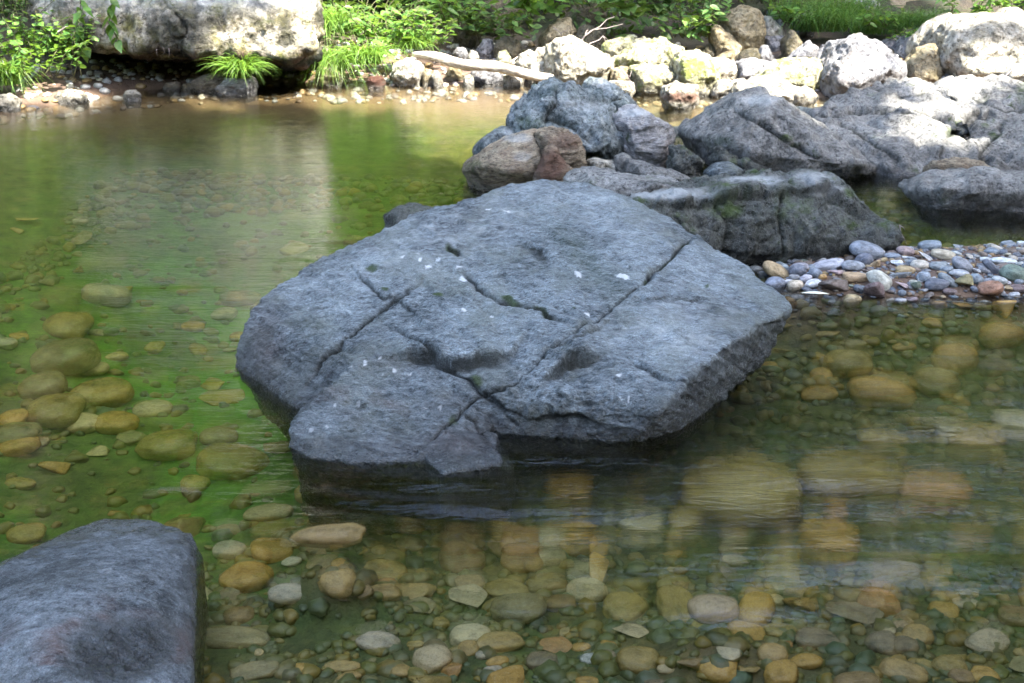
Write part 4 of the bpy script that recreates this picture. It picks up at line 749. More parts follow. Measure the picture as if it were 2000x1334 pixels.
# trees and shrubs on the banks (their lit crowns are what the pool mirrors)
def crown(n, c, r, size, mat, parent, lumps=9, keep=None):
    cs = [(0, 0, 0, 1.)]+[(*(np.array([random.gauss(0, 1), random.gauss(0, 1), random.gauss(0, .7)])*.42), random.uniform(.35, .65)) for _ in range(lumps)]
    def f(n):
        pts = []
        for (x, y, z, s) in cs:
            m = int(n*s**2/sum(q[3]**2 for q in cs)); v = rng.normal(size=(m, 3)); v /= np.linalg.norm(v, axis=1)[:, None]; v *= (rng.uniform(.35, 1, m)**.5)[:, None]*s*.75
            pts.append((v+np.array([x, y, z]))*np.array(r))
        p = np.concatenate(pts); p = p[fbm((p+np.array(c))*1.1, 2) > -.25]
        if keep is not None: p = p[keep(p+np.array(c))]
        return p+np.array(c)
    return leaf_cloud(n, f, size, mat, 'crown', parent)
def tree(loc, h, r, n, lab, mat=CANOPY, size=.16, lean=(0, 0), keep=None, crown_h=.68, name='tree', cat='tree', group=None):
    e = empty(name, loc); top = np.array([lean[0], lean[1], h*crown_h])
    pp = [top*t+np.array([.12*math.sin(t*5), .1*math.cos(t*4), 0]) for t in np.linspace(0, 1, 9)]; tb = [tube(pp, [.02*h*(1-.7*t) for t in np.linspace(0, 1, 9)], 9, 0, .05)]
    tk = poly_obj('trunk', tb, BARK, e); lb = []
    for _ in range(9):
        s = pp[random.randint(4, 8)]; en = top+np.array([random.uniform(-1, 1)*r[0]*.7, random.uniform(-1, 1)*r[1]*.7, random.uniform(-.2, .7)*r[2]]); lb.append(tube([s, s*.5+en*.5+np.array([0, 0, .1*h*random.random()]), en], [.008*h, .005*h, .001*h], 6))
    poly_obj('limbs', lb, BARK, e)
    L = np.array(loc); kf = (lambda p: keep(p+L)) if keep else None
    crown(n, top, r, size, mat, e, keep=kf); return tag(e, lab, cat, group)
BUSH = leaf_mat('bright_shrub_leaf', (.06, .17, .02), (.16, .36, .05), .3, .5)
def gp(x, y): return (x, y, gz(x, y)-.05)
for i, (x, y, h, r) in enumerate([(-1.0, 12.0, 2.6, (1.0, .8, 1.2)), (-5.6, 11.2, 3.0, (1.5, 1.2, 1.4)), (-3.9, 12.9, 3.6, (1.3, 1.0, 1.6)), (.4, 13.6, 3.2, (1.3, 1, 1.4)), (4.4, 13.2, 2.8, (1.5, 1.1, 1.2)), (2.4, 14.0, 3.4, (1.5, 1, 1.5)), (7.2, 11.5, 3., (1.5, 1.4, 1.4)), (-7.6, 8.5, 3., (1.5, 1.8, 1.4))]):
    tree(gp(x, y), h, r, 2600, ['bright shrub rising above the tall grass right of the pitted boulder', 'leafy shrub above the left bank plants', 'shrub behind the pitted boulder', 'shrub above the dark boulder', 'shrub behind the giant white boulder', 'shrub above the right bank grass', 'shrub past the right edge of the far bank', 'shrub on the left bank of the pool'][i], BUSH if i in (0, 1, 2, 7) else CANOPY, .13, name='shrub', cat='shrub', crown_h=.55)
for i, (x, y, h, r) in enumerate([(-6.5, 15, 12, (3.2, 2.4, 5)), (-2.4, 15, 13, (3.2, 2.4, 5)), (1.2, 15.5, 12.5, (3.0, 2.4, 4.6)), (5.4, 16, 8, (2.6, 2, 3)), (-10.5, 10, 11, (2.4, 2.8, 4.6)), (10.5, 13, 8, (2.2, 2.2, 2.4))]):
    tree(gp(x, y), h, r, 9000, ['tree behind the pitted boulder, out of frame to the left', 'tree on the slope above the pitted boulder', 'tree on the slope above the driftwood log', 'tree on the slope above the giant white boulder', 'tree on the left bank', 'tree on the right bank'][i], FOREST, .3)

for i, (x, y, h, r) in enumerate([(-14, 15, 13, (3.4, 3, 5)), (-9, 18, 14, (3.4, 3, 5.5)), (-4.2, 19, 15, (3.4, 3, 6)), (.6, 20, 15, (3.4, 3, 6)), (5.4, 19, 8.5, (3.2, 2.6, 3)), (10.5, 17, 9, (3.2, 2.6, 3)), (15, 12, 12, (3.2, 3, 5))]):
    tree(gp(x, y), h, r, 6500, 'tall forest tree number '+'one two three four five six seven'.split()[i]+' of the row up the slope', FOREST, .5, crown_h=.6)
# unseen trees added on the near right bank, crowns shaped to shade the stream
sxy = np.array([SD.x/SD.z, SD.y/SD.z])
def shade_keep(p):
    z0 = .15; g = p[:, :2]-(p[:, 2:3]-z0)*sxy; x, y = g[:, 0], g[:, 1]
    nz = fbm(np.stack([x*1.2, y*1.2, 0*x+3], 1), 3); edge = 8.0 + .5*nz + np.where(x > 1.6, .15*(x-1.6), 0) - .0*x
    edge = np.where(x < -.8, 8.9+.25*nz, edge)
    near = (y < edge) & (y > -4) & (x > -6) & (x < 8)
    for (hx, hy, r1, r2) in [(2.05, 7.15, .34, .17), (2.35, 7.55, .2, .13), (2.42, 7.0, .3, .13), (2.62, 7.2, .3, .14), (2.35, 7.9, .32, .14), (2.95, 7.8, .2, .12), (2.9, 8.3, .24, .14), (2.75, 7.35, .08, .06), (1.38, 7.5, .22, .24), (.66, 7.4, .26, .18), (.50, 8.0, .08, .06)]:
        near &= ~(((x-hx)/(r1+.15))**2+((y-hy)/(r2+.14))**2 < 1)
    back = (y > 10.9+.3*nz) & (y < 16) & (x > -.75) & (x < 2.1) & (nz > -.25)
    back |= (y > 11.0+.3*nz) & (y < 13) & (x > 1.9) & (x < 3.5) & (nz > -.2)
    back |= (y > 9.9) & (y < 12) & (x < -3.5) & (nz > .0)
    lb = (y > 8.7) & (y < 10.25) & (x > -4.2) & (x < -1.5) & (nz > -.6+.5*(y-9.4))
    lit = np.zeros(len(x), bool)
    for a_, b_, Y_, r_ in [(18, 198, 8.9, .3), (135, 188, 9.2, .3), (258, 181, 9.3, .2), (460, 165, 9.55, .5), (475, 110, 9.6, .4), (80, 120, 9.4, .5), (650, 90, 10, .6), (740, 110, 10, .6), (1480, 195, 7.3, .25)]:
        q = P(a_, b_, Y_); lit |= (x-(q[0]-(q[2]-z0)*sxy[0]))**2+(y-(q[1]-(q[2]-z0)*sxy[1]))**2 < (r_+.12)**2
    return (near | back | lb) & ~lit
OV = [((6.5, -2.5), 9.5, (4.2, 3.6, 1.2)), ((3.5, -5.5), 9, (4.2, 3.4, 1.2)), ((8.5, 2.0), 9.5, (3.6, 3.6, 1.2)), ((1.0, -3.0), 9, (3.6, 3.2, 1.1)), ((7, 5), 9.5, (3.2, 3.0, 1.2))]
def overhang(n):
    z = rng.uniform(13, 16.5, n); g = np.stack([rng.uniform(-6, 8, n), rng.uniform(-4, 16, n)], 1)
    return np.stack([g[:, 0]+(z-.15)*sxy[0], g[:, 1]+(z-.15)*sxy[1], z], 1)
pts_all = overhang(125000); pts_all = pts_all[shade_keep(pts_all)]
roots = [(14, -6), (9, -10), (16, 0), (4, -11), (15, 6)]
own = np.argmin(np.stack([(pts_all[:, 0]-c_[0])**2+(pts_all[:, 1]-c_[1])**2 for c_ in [(11, -5), (7, -8), (14, -1), (4.5, -5), (11, 2)]], 1), 1)
for i, rt in enumerate(roots):
    z0 = gz(*rt); e = empty('overhanging_tree', (rt[0], rt[1], z0-.1)); L = np.array(e.location); mine = pts_all[own == i]-L
    if not len(mine): continue
    c = mine.mean(0); pp = [np.array([c[0]*.8*t*t, c[1]*.8*t*t, (c[2]-.8)*t]) for t in np.linspace(0, 1, 9)]
    poly_obj('trunk', [tube(pp, [.3*(1-.65*t) for t in np.linspace(0, 1, 9)], 12, 0, .04)], BARK, e)
    lb = []
    for _ in range(14):
        s = pp[random.randint(5, 8)]; en = mine[random.randrange(len(mine))]; lb.append(tube([s, s*.6+en*.4+np.array([0, 0, .5]), en], [.05, .03, .008], 6))
    poly_obj('limbs', lb, BARK, e)
    leaf_cloud(len(mine), lambda n, m=mine: m, .46, CANOPY, 'crown', e, .15)
    tag(e, ['tall tree leaning over the stream from the right bank', 'tall tree behind the viewpoint on the right', 'tall tree on the right bank level with the slab', 'tall tree behind the viewpoint on the left', 'tall tree on the right bank level with the pebble bar'][i], 'tree')

# ------------------------------------------------------------------ stones
COLS = {'blue-grey': (.19, .235, .27), 'grey': (.23, .24, .25), 'light grey': (.42, .43, .44), 'tan': (.34, .235, .09), 'brown': (.12, .075, .045), 'pinkish': (.34, .24, .23), 'slate': (.075, .095, .125), 'green-grey': (.11, .15, .10),
        'cream': (.58, .50, .33), 'white': (.74, .74, .72), 'ochre': (.46, .25, .035), 'rust': (.28, .10, .025), 'olive': (.21, .18, .04), 'teal': (.085, .14, .095), 'pale': (.5, .46, .36), 'purple-brown': (.13, .07, .065)}
def pebble_mesh(kind, i):
    bm = bmesh.new(); r = random.Random(i*13+5)
    if kind == 'angular':
        pts = [Vector((r.gauss(0, 1), r.gauss(0, 1), r.gauss(0, 1))).normalized()*r.uniform(.8, 1.05) for _ in range(11)]
        hull_bm(bm, pts); bmesh.ops.bevel(bm, geom=bm.edges[:], offset=.12, segments=2, affect='EDGES', profile=.6)
        bmesh.ops.triangulate(bm, faces=bm.faces[:]); bmesh.ops.subdivide_edges(bm, edges=bm.edges[:], cuts=1, smooth=.3)
    else:
        bmesh.ops.create_icosphere(bm, subdivisions=4, radius=1)
    V = np.array([v.co[:] for v in bm.verts]); o = np.array([i*3.7, i*1.9, 0])
    if kind != 'angular':
        d = np.abs(V)**(.85 if kind == 'round' else .7); V = np.sign(V)*d
        V /= np.linalg.norm(V, axis=1).max(); V *= (1+.20*perlin(V*.8+o)+.05*perlin(V*2.4+o))[:, None]
        V[:, 2] *= 1-.15*V[:, 0]*r.uniform(-1, 1); V[:, 1] *= 1-.25*V[:, 0]*r.uniform(-1, 1)
    V *= (1+.012*perlin(V*6+o))[:, None]; V = V/np.abs(V).max(0)
    for v, c in zip(bm.verts, V): v.co = c
    me = bpy.data.meshes.new('pebble'); bm.to_mesh(me); bm.free(); return me
PM = {'round': [pebble_mesh('round', i) for i in range(9)], 'square': [pebble_mesh('square', i+20) for i in range(6)], 'angular': [pebble_mesh('angular', i+40) for i in range(8)]}
for ms in PM.values():
    for me in ms: me.polygons.foreach_set('use_smooth', [True]*len(me.polygons)); me.materials.append(PEB)
PMU = {k: [m_.copy() for m_ in v] for k, v in PM.items()}
for ms in PMU.values():
    for me in ms: me.materials[0] = PEBU
def jitter_col(c, a=.14): 
    k = random.uniform(1-a, 1+a); return tuple(min(.85, v*k*random.uniform(.95, 1.05)) for v in c)+(1,)
def stone(name, loc, dims, rot, col, under, shape, lab, cat, group=None, rnd=None):
    ms = (PMU if under else PM)[shape]; me = ms[(rnd if rnd is not None else random.randrange(99)) % len(ms)]
    o = bpy.data.objects.new(name, me); COL.objects.link(o); o.location = loc; o.scale = [d/2 for d in dims]; o.rotation_euler = rot; o.color = jitter_col(tuple(min(.8, v*(1.2 if under else 1.2)) for v in COLS[col]))
    return tag(o, lab, cat, group)
placed = []
def dims_from(px, py, w, h, loc):
    s = np.linalg.norm(np.array(loc)-np.array([0, 0, CAMH])); Wd = w/FPX*s; Hh = h/FPX*s; D = min(Wd*.8, Hh*1.5); sa = abs(loc[2]-CAMH)/s
    H = math.sqrt(max(Hh**2-(D*sa)**2, (Hh*.55)**2)); return Wd, D, H
# pebble bar: (x, y, w, h, tilt deg, colour, shape, label)
BAR = [(1692, 489, 68, 36, -12, 'blue-grey', 'round', 'large speckled blue-grey cobble at the foot of the mossy boulder'), (1688, 508, 36, 26, 15, 'slate', 'round', 'dark grey stone with a notch below the large blue-grey cobble'), (1614, 517, 68, 22, 14, 'light grey', 'round', 'long pale grey speckled cobble lying on the bar by the mossy boulder'),
 (1517, 531, 62, 34, -28, 'tan', 'round', 'tan cracked cobble behind the blue cobble at the left of the bar'), (1514, 558, 48, 38, 0, 'blue-grey', 'round', 'bright blue-grey round cobble touching the right of the slab'), (1553, 560, 34, 28, 5, 'cream', 'round', 'cream cobble with rusty lines beside the bright blue one'), (1476, 531, 30, 26, 0, 'light grey', 'round', 'light round stone at the left end of the bar'), (1450, 513, 26, 18, 0, 'grey', 'round', 'grey stone half hidden by the slab at the bar\'s left end'),
 (1495, 518, 26, 10, 0, 'green-grey', 'round', 'small green stone behind the tan cracked cobble'), (1527, 521, 32, 18, -20, 'blue-grey', 'round', 'blue-grey stone behind the tan cracked cobble'), (1558, 529, 36, 26, 0, 'slate', 'round', 'dark wet grey cobble in the bar next to the long pale one'), (1562, 520, 36, 16, 0, 'grey', 'round', 'grey stone under the left end of the long pale cobble'), (1574, 544, 24, 17, 15, 'light grey', 'round', 'small whitish grey stone above the white flat one'),
 (1588, 554, 34, 18, 12, 'white', 'round', 'white flat stone above the green leaf blade'), (1632, 557, 68, 36, 8, 'brown', 'angular', 'large brown half-round rock in the front of the bar'), (1593, 534, 26, 20, -20, 'blue-grey', 'round', 'small blue-grey stone under the long pale cobble'), (1607, 541, 17, 12, 0, 'ochre', 'round', 'small orange stone left of the large brown rock'), (1633, 530, 34, 18, 0, 'pinkish', 'angular', 'rough reddish white stone above the large brown rock'),
 (1666, 519, 46, 22, -5, 'grey', 'round', 'smooth mid-grey cobble in the middle of the bar'), (1671, 541, 52, 20, -3, 'tan', 'square', 'long beige cobble in the middle of the bar'), (1718, 546, 54, 36, -32, 'pale', 'round', 'pale pinkish cobble sloping down in the middle of the bar'), (1712, 516, 26, 18, 25, 'tan', 'angular', 'small angular tan stone right of the notched stone'), (1713, 567, 52, 44, 0, 'purple-brown', 'angular', 'rough reddish grey block at the water in the front of the bar'),
 (1759, 556, 34, 27, -15, 'pinkish', 'angular', 'rough pink granite stone at the front of the bar'), (1762, 573, 16, 14, 0, 'blue-grey', 'round', 'little blue stone below the pink granite one'), (1788, 556, 22, 32, 0, 'green-grey', 'angular', 'dark green blocky stone right of the pink granite one'), (1800, 546, 16, 13, 20, 'white', 'angular', 'small bright white chip on the green blocky stone'), (1829, 555, 46, 25, 5, 'slate', 'round', 'smooth dark slate cobble near the bar\'s front'), (1853, 550, 52, 20, -38, 'blue-grey', 'round', 'long blue-grey cobble sloping right over the dark slate one'),
 (1804, 540, 28, 22, 0, 'blue-grey', 'round', 'blue-grey stone behind the small white chip'), (1768, 491, 34, 22, -12, 'pinkish', 'round', 'dull pinkish stone just right of the large blue cobble'), (1804, 499, 38, 26, -25, 'light grey', 'angular', 'light angular stone with brown speck on the upper bar'), (1815, 480, 46, 22, 8, 'blue-grey', 'round', 'curved blue and pink striped stone on top of the bar'), (1843, 497, 48, 20, -8, 'cream', 'square', 'long beige stone on top of the bar'), (1797, 518, 34, 20, 0, 'pale', 'round', 'cream and tan striped oval stone in mid bar'),
 (1749, 511, 30, 16, 0, 'white', 'angular', 'whitish flat block behind the pale pinkish cobble'), (1768, 527, 38, 18, -6, 'tan', 'round', 'greyish tan oval stone in mid bar'), (1762, 538, 46, 16, 8, 'grey', 'angular', 'rough grey stone above the pink granite one'), (1834, 519, 38, 18, 0, 'grey', 'round', 'grey flat oval stone in mid bar right'), (1879, 518, 44, 28, -30, 'grey', 'round', 'large smooth grey cobble sloping right in the bar'), (1874, 534, 42, 16, -5, 'light grey', 'round', 'pale grey flat stone below the smooth sloping cobble'),
 (1908, 528, 22, 15, -20, 'white', 'angular', 'bright white quartz chip on the right of the bar'), (1938, 524, 44, 18, -42, 'slate', 'square', 'dark slate stone sloping right beside the quartz chip'), (1925, 528, 30, 14, -25, 'grey', 'round', 'purplish grey small stone between quartz chip and slate stone'), (1906, 545, 26, 22, -30, 'blue-grey', 'round', 'blue and black split pebble on the right of the bar'), (1952, 547, 30, 15, -8, 'light grey', 'round', 'pale blue-white flat oval stone on the right of the bar'), (1935, 563, 52, 27, 5, 'rust', 'round', 'shiny wet red-brown cobble at the water\'s edge'),
 (1978, 532, 48, 34, -10, 'teal', 'round', 'large turquoise-grey cobble at the right edge of the bar'), (1960, 510, 50, 16, -5, 'white', 'round', 'white and turquoise flat stone at the right edge of the bar'), (1937, 491, 30, 15, 0, 'blue-grey', 'round', 'single blue-grey oval stone at the water behind the bar'), (1990, 550, 18, 12, 0, 'blue-grey', 'round', 'small blue pebble at the right edge'), (1992, 564, 36, 16, 0, 'purple-brown', 'round', 'wet purple stone at the right edge in the water'), (1883, 549, 36, 30, 0, 'olive', 'angular', 'rough olive-brown stone in the front right of the bar'),
 (1748, 443, 28, 14, -20, 'white', 'round', 'white cobble beside the right end of the mossy boulder'), (1770, 449, 36, 26, -25, 'tan', 'round', 'tan cobble right of the white one behind the bar'), (1787, 464, 24, 16, -25, 'light grey', 'round', 'light blue-grey stone at the back left of the bar'), (1869, 480, 36, 16, 5, 'grey', 'angular', 'rough grey stone at the back of the bar'), (1841, 466, 22, 18, 0, 'green-grey', 'angular', 'dark green mossy stone at the back of the bar'), (1880, 462, 36, 18, 8, 'slate', 'angular', 'dark glistening stone at the back of the bar'),
 (1556, 582, 32, 16, 0, 'grey', 'round', 'grey flat stone below the cream cobble'), (1543, 593, 32, 24, -35, 'ochre', 'round', 'ochre wet stone beside the right tip of the slab'), (1624, 582, 34, 10, -12, 'blue-grey', 'round', 'slim blue stone below the leaf blade'), (1627, 591, 24, 12, -12, 'light grey', 'round', 'small light stone under the slim blue one'), (1664, 589, 38, 32, 0, 'tan', 'round', 'wet olive-tan cobble in front of the large brown rock'), (1666, 597, 20, 9, 8, 'light grey', 'round', 'little pale blue pebble lying on the wet olive-tan cobble'),
 (1665, 547, 17, 10, 0, 'slate', 'square', 'small black stone right of the large brown rock'), (1678, 565, 24, 18, -30, 'slate', 'round', 'dark curved stone left of the rough reddish block'), (1779, 583, 30, 18, 0, 'pinkish', 'angular', 'pink wet stone at the waterline below the little blue stone'), (1627, 612, 26, 22, 0, 'grey', 'angular', 'wet glistening stone standing in the water before the bar'), (1855, 570, 28, 14, 0, 'purple-brown', 'round', 'reddish purple stone at the waterline'), (1905, 566, 20, 12, -30, 'slate', 'round', 'small purple-blue stone left of the red-brown cobble'),
 (1740, 500, 36, 12, 0, 'blue-grey', 'round', 'flat purple-blue stone on the upper bar'), (1895, 500, 40, 18, 0, 'pale', 'angular', 'pale pinkish stone on the upper bar right'), (1930, 548, 20, 10, 0, 'blue-grey', 'round', 'tiny blue pebble left of the pale blue-white stone'), (1780, 513, 18, 14, 0, 'blue-grey', 'round', 'small blue stone between whitish block and striped oval'), (1857, 510, 24, 15, 0, 'brown', 'angular', 'small brown curled stone in mid bar right')]
for i, (x, y, w, h, ti, col, shp, lab) in enumerate(BAR):
    g = bed_hit(x, y, .02); zc = max(gz(g[0], g[1]), -.03)
    d0 = dims_from(x, y, w, h, g); g = bed_hit(x, y, d0[2]*.38); d0 = dims_from(x, y, w, h, g)
    stone('cobble', g, d0, (0, -R(ti), random.uniform(-.2, .2)), col, False, shp, lab, 'cobble', 'cobbles on the pebble bar', i); placed.append((g[0], g[1], d0[0]*.5))
REL = {'bar': [((1.15, 4.95), 'at the bar\'s left end'), ((1.55, 5.0), 'in the middle of the pebble bar'), ((2.1, 4.9), 'at the bar\'s right end'), ((1.9, 5.4), 'at the back of the pebble bar'), ((1.4, 4.65), 'at the bar\'s wet front')]}
LM = [((-1.45, 3.3), 'in the green pool'), ((-1.0, 4.0), 'off the slab\'s left tip'), ((-.45, 2.75), 'between near boulder and slab'), ((-.5, 2.25), 'beside the near boulder'), ((0, 2.2), 'in the foreground shallows'), ((.5, 2.2), 'right of the banded stone'), ((1.0, 2.3), 'in the lower right shallows'), ((.35, 2.75), 'in fast water before the slab'), ((1.0, 2.9), 'in fast water at right'),
      ((.95, 4.2), 'by the slab\'s right tip'), ((1.5, 4.2), 'before the pebble bar'), ((1.8, 3.6), 'at the right edge'), ((-1.9, 4.6), 'in the pool at the left edge'), ((-1.5, 6.5), 'on the bed of the far pool'), ((.6, 3.4), 'in the slab\'s dark shade'), ((-3, 8.6), 'on the bed by the left bank'), ((1.7, 6.2), 'in the channel behind the pebble bar')]
# submerged stones seen in the photo: (x, y, w, h, turn deg, colour, label)
BED = [(130, 635, 90, 45, 0, 'olive', 'rounded olive stone'), (180, 720, 62, 22, 10, 'pale', 'pale elongated stone'), (228, 697, 45, 15, 5, 'cream', 'small cream stone'), (300, 678, 42, 18, 0, 'tan', 'tan stone'), (130, 700, 125, 60, 10, 'teal', 'large flat teal stone'), (105, 800, 110, 60, 10, 'olive', 'large olive-green cobble'), (163, 828, 68, 28, 10, 'cream', 'cream kidney-shaped stone'), (22, 818, 55, 28, 0, 'ochre', 'ochre stone at the left edge'), (255, 848, 72, 30, -5, 'teal', 'teal wedge stone'), (30, 848, 90, 36, 0, 'teal', 'teal cobble at the left edge'),
 (38, 872, 80, 30, 20, 'ochre', 'long ochre stone'), (80, 863, 30, 18, 0, 'light grey', 'little mint-grey pebble'), (193, 880, 42, 30, 0, 'cream', 'triangular cream stone'), (325, 868, 118, 52, 15, 'olive', 'large smooth tan-olive cobble'), (300, 800, 78, 26, 10, 'pale', 'long pale stone'), (230, 827, 85, 32, 0, 'ochre', 'flat ochre stone'), (200, 770, 120, 42, 5, 'olive', 'wide olive slab'), (85, 755, 90, 48, 20, 'teal', 'dark teal stone'), (380, 945, 58, 66, 0, 'tan', 'upright tan stone'), (455, 905, 140, 52, 5, 'olive', 'broad yellow-olive cobble'),
 (522, 1002, 102, 30, -3, 'cream', 'long cream stone'), (640, 1046, 140, 42, 5, 'tan', 'bright cream stone breaking the surface'), (620, 965, 90, 32, 8, 'tan', 'blurred tan stone'), (450, 1075, 68, 32, -10, 'light grey', 'mint-grey oval stone'), (483, 1128, 106, 56, 5, 'ochre', 'large ochre cobble'), (570, 1097, 42, 17, 0, 'white', 'small whitish pebble'), (663, 1103, 38, 24, 0, 'ochre', 'small yellow stone'), (565, 1160, 82, 36, 0, 'light grey', 'pale green mottled stone'), (657, 1137, 74, 56, 0, 'tan', 'round tan stone'), (750, 1115, 90, 40, -10, 'olive', 'mottled olive stone'),
 (800, 1150, 105, 52, 8, 'tan', 'wide tan wedge stone'), (905, 1165, 92, 72, 0, 'pale', 'large square beige stone'), (1020, 1090, 86, 56, 0, 'rust', 'bright orange stone'), (1075, 1085, 64, 50, 0, 'pale', 'pale stone behind the orange one'), (960, 1052, 36, 26, 0, 'ochre', 'small ochre pebble'), (1110, 980, 98, 42, 0, 'ochre', 'blurred ochre stone'), (1130, 1062, 78, 52, -8, 'ochre', 'squarish ochre stone'), (1148, 1155, 84, 48, -18, 'pale', 'beige oval stone'), (1070, 1140, 84, 42, 0, 'olive', 'olive flat stone'), (1010, 1190, 116, 62, -5, 'teal', 'large teal mottled cobble'),
 (847, 1288, 74, 74, 30, 'pale', 'banded cream and brown stone'), (783, 1312, 48, 28, 0, 'tan', 'round tan pebble'), (670, 1303, 72, 22, 5, 'tan', 'slim tan stone'), (682, 1322, 50, 20, 5, 'tan', 'second slim tan stone'), (583, 1310, 38, 48, 0, 'ochre', 'orange upright stone'), (450, 1248, 148, 40, 3, 'green-grey', 'long dark green cobble'), (506, 1275, 18, 30, 0, 'cream', 'tiny upright cream pebble'), (500, 1312, 96, 34, 15, 'green-grey', 'dark green slanted stone'), (977, 1255, 98, 40, 5, 'tan', 'smooth yellow-tan oval cobble'), (915, 1268, 46, 32, 20, 'tan', 'tan stone left of the oval one'),
 (1078, 1262, 78, 42, -12, 'rust', 'red-brown wedge stone'), (1135, 1265, 38, 17, 8, 'ochre', 'small ochre oval pebble'), (1158, 1288, 50, 20, 15, 'white', 'bright white pebble'), (1187, 1284, 38, 36, 0, 'grey', 'grey round pebble'), (1245, 1290, 88, 52, 0, 'olive', 'large olive-tan cobble'), (1222, 1230, 88, 40, -15, 'pale', 'beige triangular stone'), (1302, 1307, 38, 22, 5, 'cream', 'shiny cream pebble'), (972, 1292, 48, 20, 10, 'ochre', 'yellow pebble'), (960, 1314, 46, 30, 0, 'light grey', 'mottled light grey stone'), (740, 1255, 90, 44, 0, 'light grey', 'pale grey-green stone'),
 (1395, 1190, 100, 62, 0, 'cream', 'whitish rock breaking the surface'), (1420, 1272, 62, 40, 5, 'pale', 'rough cream stone'), (1400, 1306, 80, 48, -5, 'ochre', 'ochre-brown cobble'), (1510, 1278, 62, 56, 0, 'tan', 'speckled tan stone'), (1576, 1292, 66, 32, -8, 'ochre', 'banded ochre cobble'), (1533, 1258, 32, 13, 0, 'rust', 'small orange pebble'), (1597, 1250, 88, 42, -5, 'slate', 'dark olive-grey cobble'), (1522, 1233, 70, 30, 5, 'olive', 'flat olive stone'), (1572, 1182, 84, 62, 0, 'ochre', 'square golden stone'), (1516, 1172, 36, 50, 0, 'cream', 'upright cream stone'),
 (1655, 1195, 130, 60, -20, 'slate', 'dark pointed slate stone'), (1716, 1178, 82, 50, -12, 'rust', 'reddish brown stone'), (1842, 1192, 58, 30, -15, 'ochre', 'golden oval stone'), (1792, 1242, 64, 44, 0, 'tan', 'tan blurred stone'), (1722, 1255, 62, 42, 0, 'slate', 'slate round stone'), (1765, 1312, 88, 44, -25, 'tan', 'peach-coloured flat cobble'), (1757, 1226, 38, 32, 0, 'pinkish', 'pinkish pale stone'), (1855, 1300, 66, 40, 0, 'olive', 'olive round stone'),
 (1620, 658, 50, 27, -8, 'tan', 'tan wedge stone'), (1867, 702, 90, 46, -12, 'ochre', 'bright yellow oval stone'), (1955, 655, 84, 32, -8, 'ochre', 'long ochre stone'), (1605, 732, 46, 22, -5, 'ochre', 'golden oval pebble'), (1655, 710, 96, 46, 0, 'olive', 'large mustard-brown stone'), (1720, 768, 125, 52, -5, 'ochre', 'wide golden slab'), (1670, 672, 42, 24, 0, 'teal', 'teal oval stone'), (1828, 748, 95, 52, 0, 'olive', 'big blurred olive stone'), (1600, 770, 70, 26, -8, 'ochre', 'long golden stone'),
 (1765, 678, 46, 12, 0, 'ochre', 'thin golden stone'), (1820, 630, 38, 14, 0, 'ochre', 'small flat golden pebble'), (1690, 765, 60, 30, 0, 'teal', 'dark teal stone'), (1440, 985, 235, 130, -25, 'olive', 'huge flat yellow-olive slab'), (1660, 950, 210, 80, -5, 'olive', 'wide dim brown slab'), (1820, 978, 130, 56, 0, 'rust', 'big orange-brown stone'), (1615, 1078, 115, 62, -10, 'ochre', 'big golden-brown stone'), (1250, 1052, 92, 44, 0, 'pale', 'blurred beige stone'), (1340, 1045, 72, 50, 0, 'olive', 'blurred olive stone'), (1905, 880, 110, 40, 0, 'tan', 'wide tan stone'), (1720, 880, 100, 34, -4, 'tan', 'dim tan stone'), (1980, 850, 90, 50, 0, 'pale', 'pale stone at the right edge'), (1850, 860, 60, 24, 0, 'cream', 'small cream stone'), (1465, 935, 60, 36, 0, 'ochre', 'ochre stone')]
def region(x, y): return min(LM, key=lambda q: (q[0][0]-x)**2+(q[0][1]-y)**2)[1]
def size_word(w): return 'tiny' if w < .035 else 'small' if w < .06 else 'medium' if w < .1 else 'large'
todo = []
for i, (x, y, w, h, tu, col, lab) in enumerate(BED):
    up = .022 if 'breaking' in lab else .0; g0 = bed_hit(x, y, .01)
    s = np.linalg.norm(g0-np.array([0, 0, CAMH])); Wd = w/FPX*s; sa = (CAMH-g0[2])/s; D = min(h/FPX*s/sa*.85, Wd*1.05); H = min(Wd, D)*.5
    g = bed_hit(x, y, H*.3)
    if 'breaking' in lab: D *= .7; H = .055; Wd *= .9; g = G(x, y, -.032)
    todo.append((g, (Wd, D, H), -R(tu)*-1, col, 'angular' if any(k in lab for k in ('wedge', 'triang', 'point', 'square', 'rough')) else 'round', lab)); placed.append((g[0], g[1], max(Wd, D)*.5))
pal = ['olive', 'tan', 'ochre', 'teal', 'green-grey', 'pale', 'olive', 'tan', 'brown', 'brown', 'ochre', 'slate', 'rust', 'tan', 'olive', 'light grey', 'ochre']
def inside_rock(x, y):
    return (-.62 < x < .85 and 3.32 < y < 4.9) or (x < -.42 and y < 2.95 and x > -1.6 and y > 1.2 and (x+1.0)*.3+y < 2.85)
cnt = 0; tries = 0
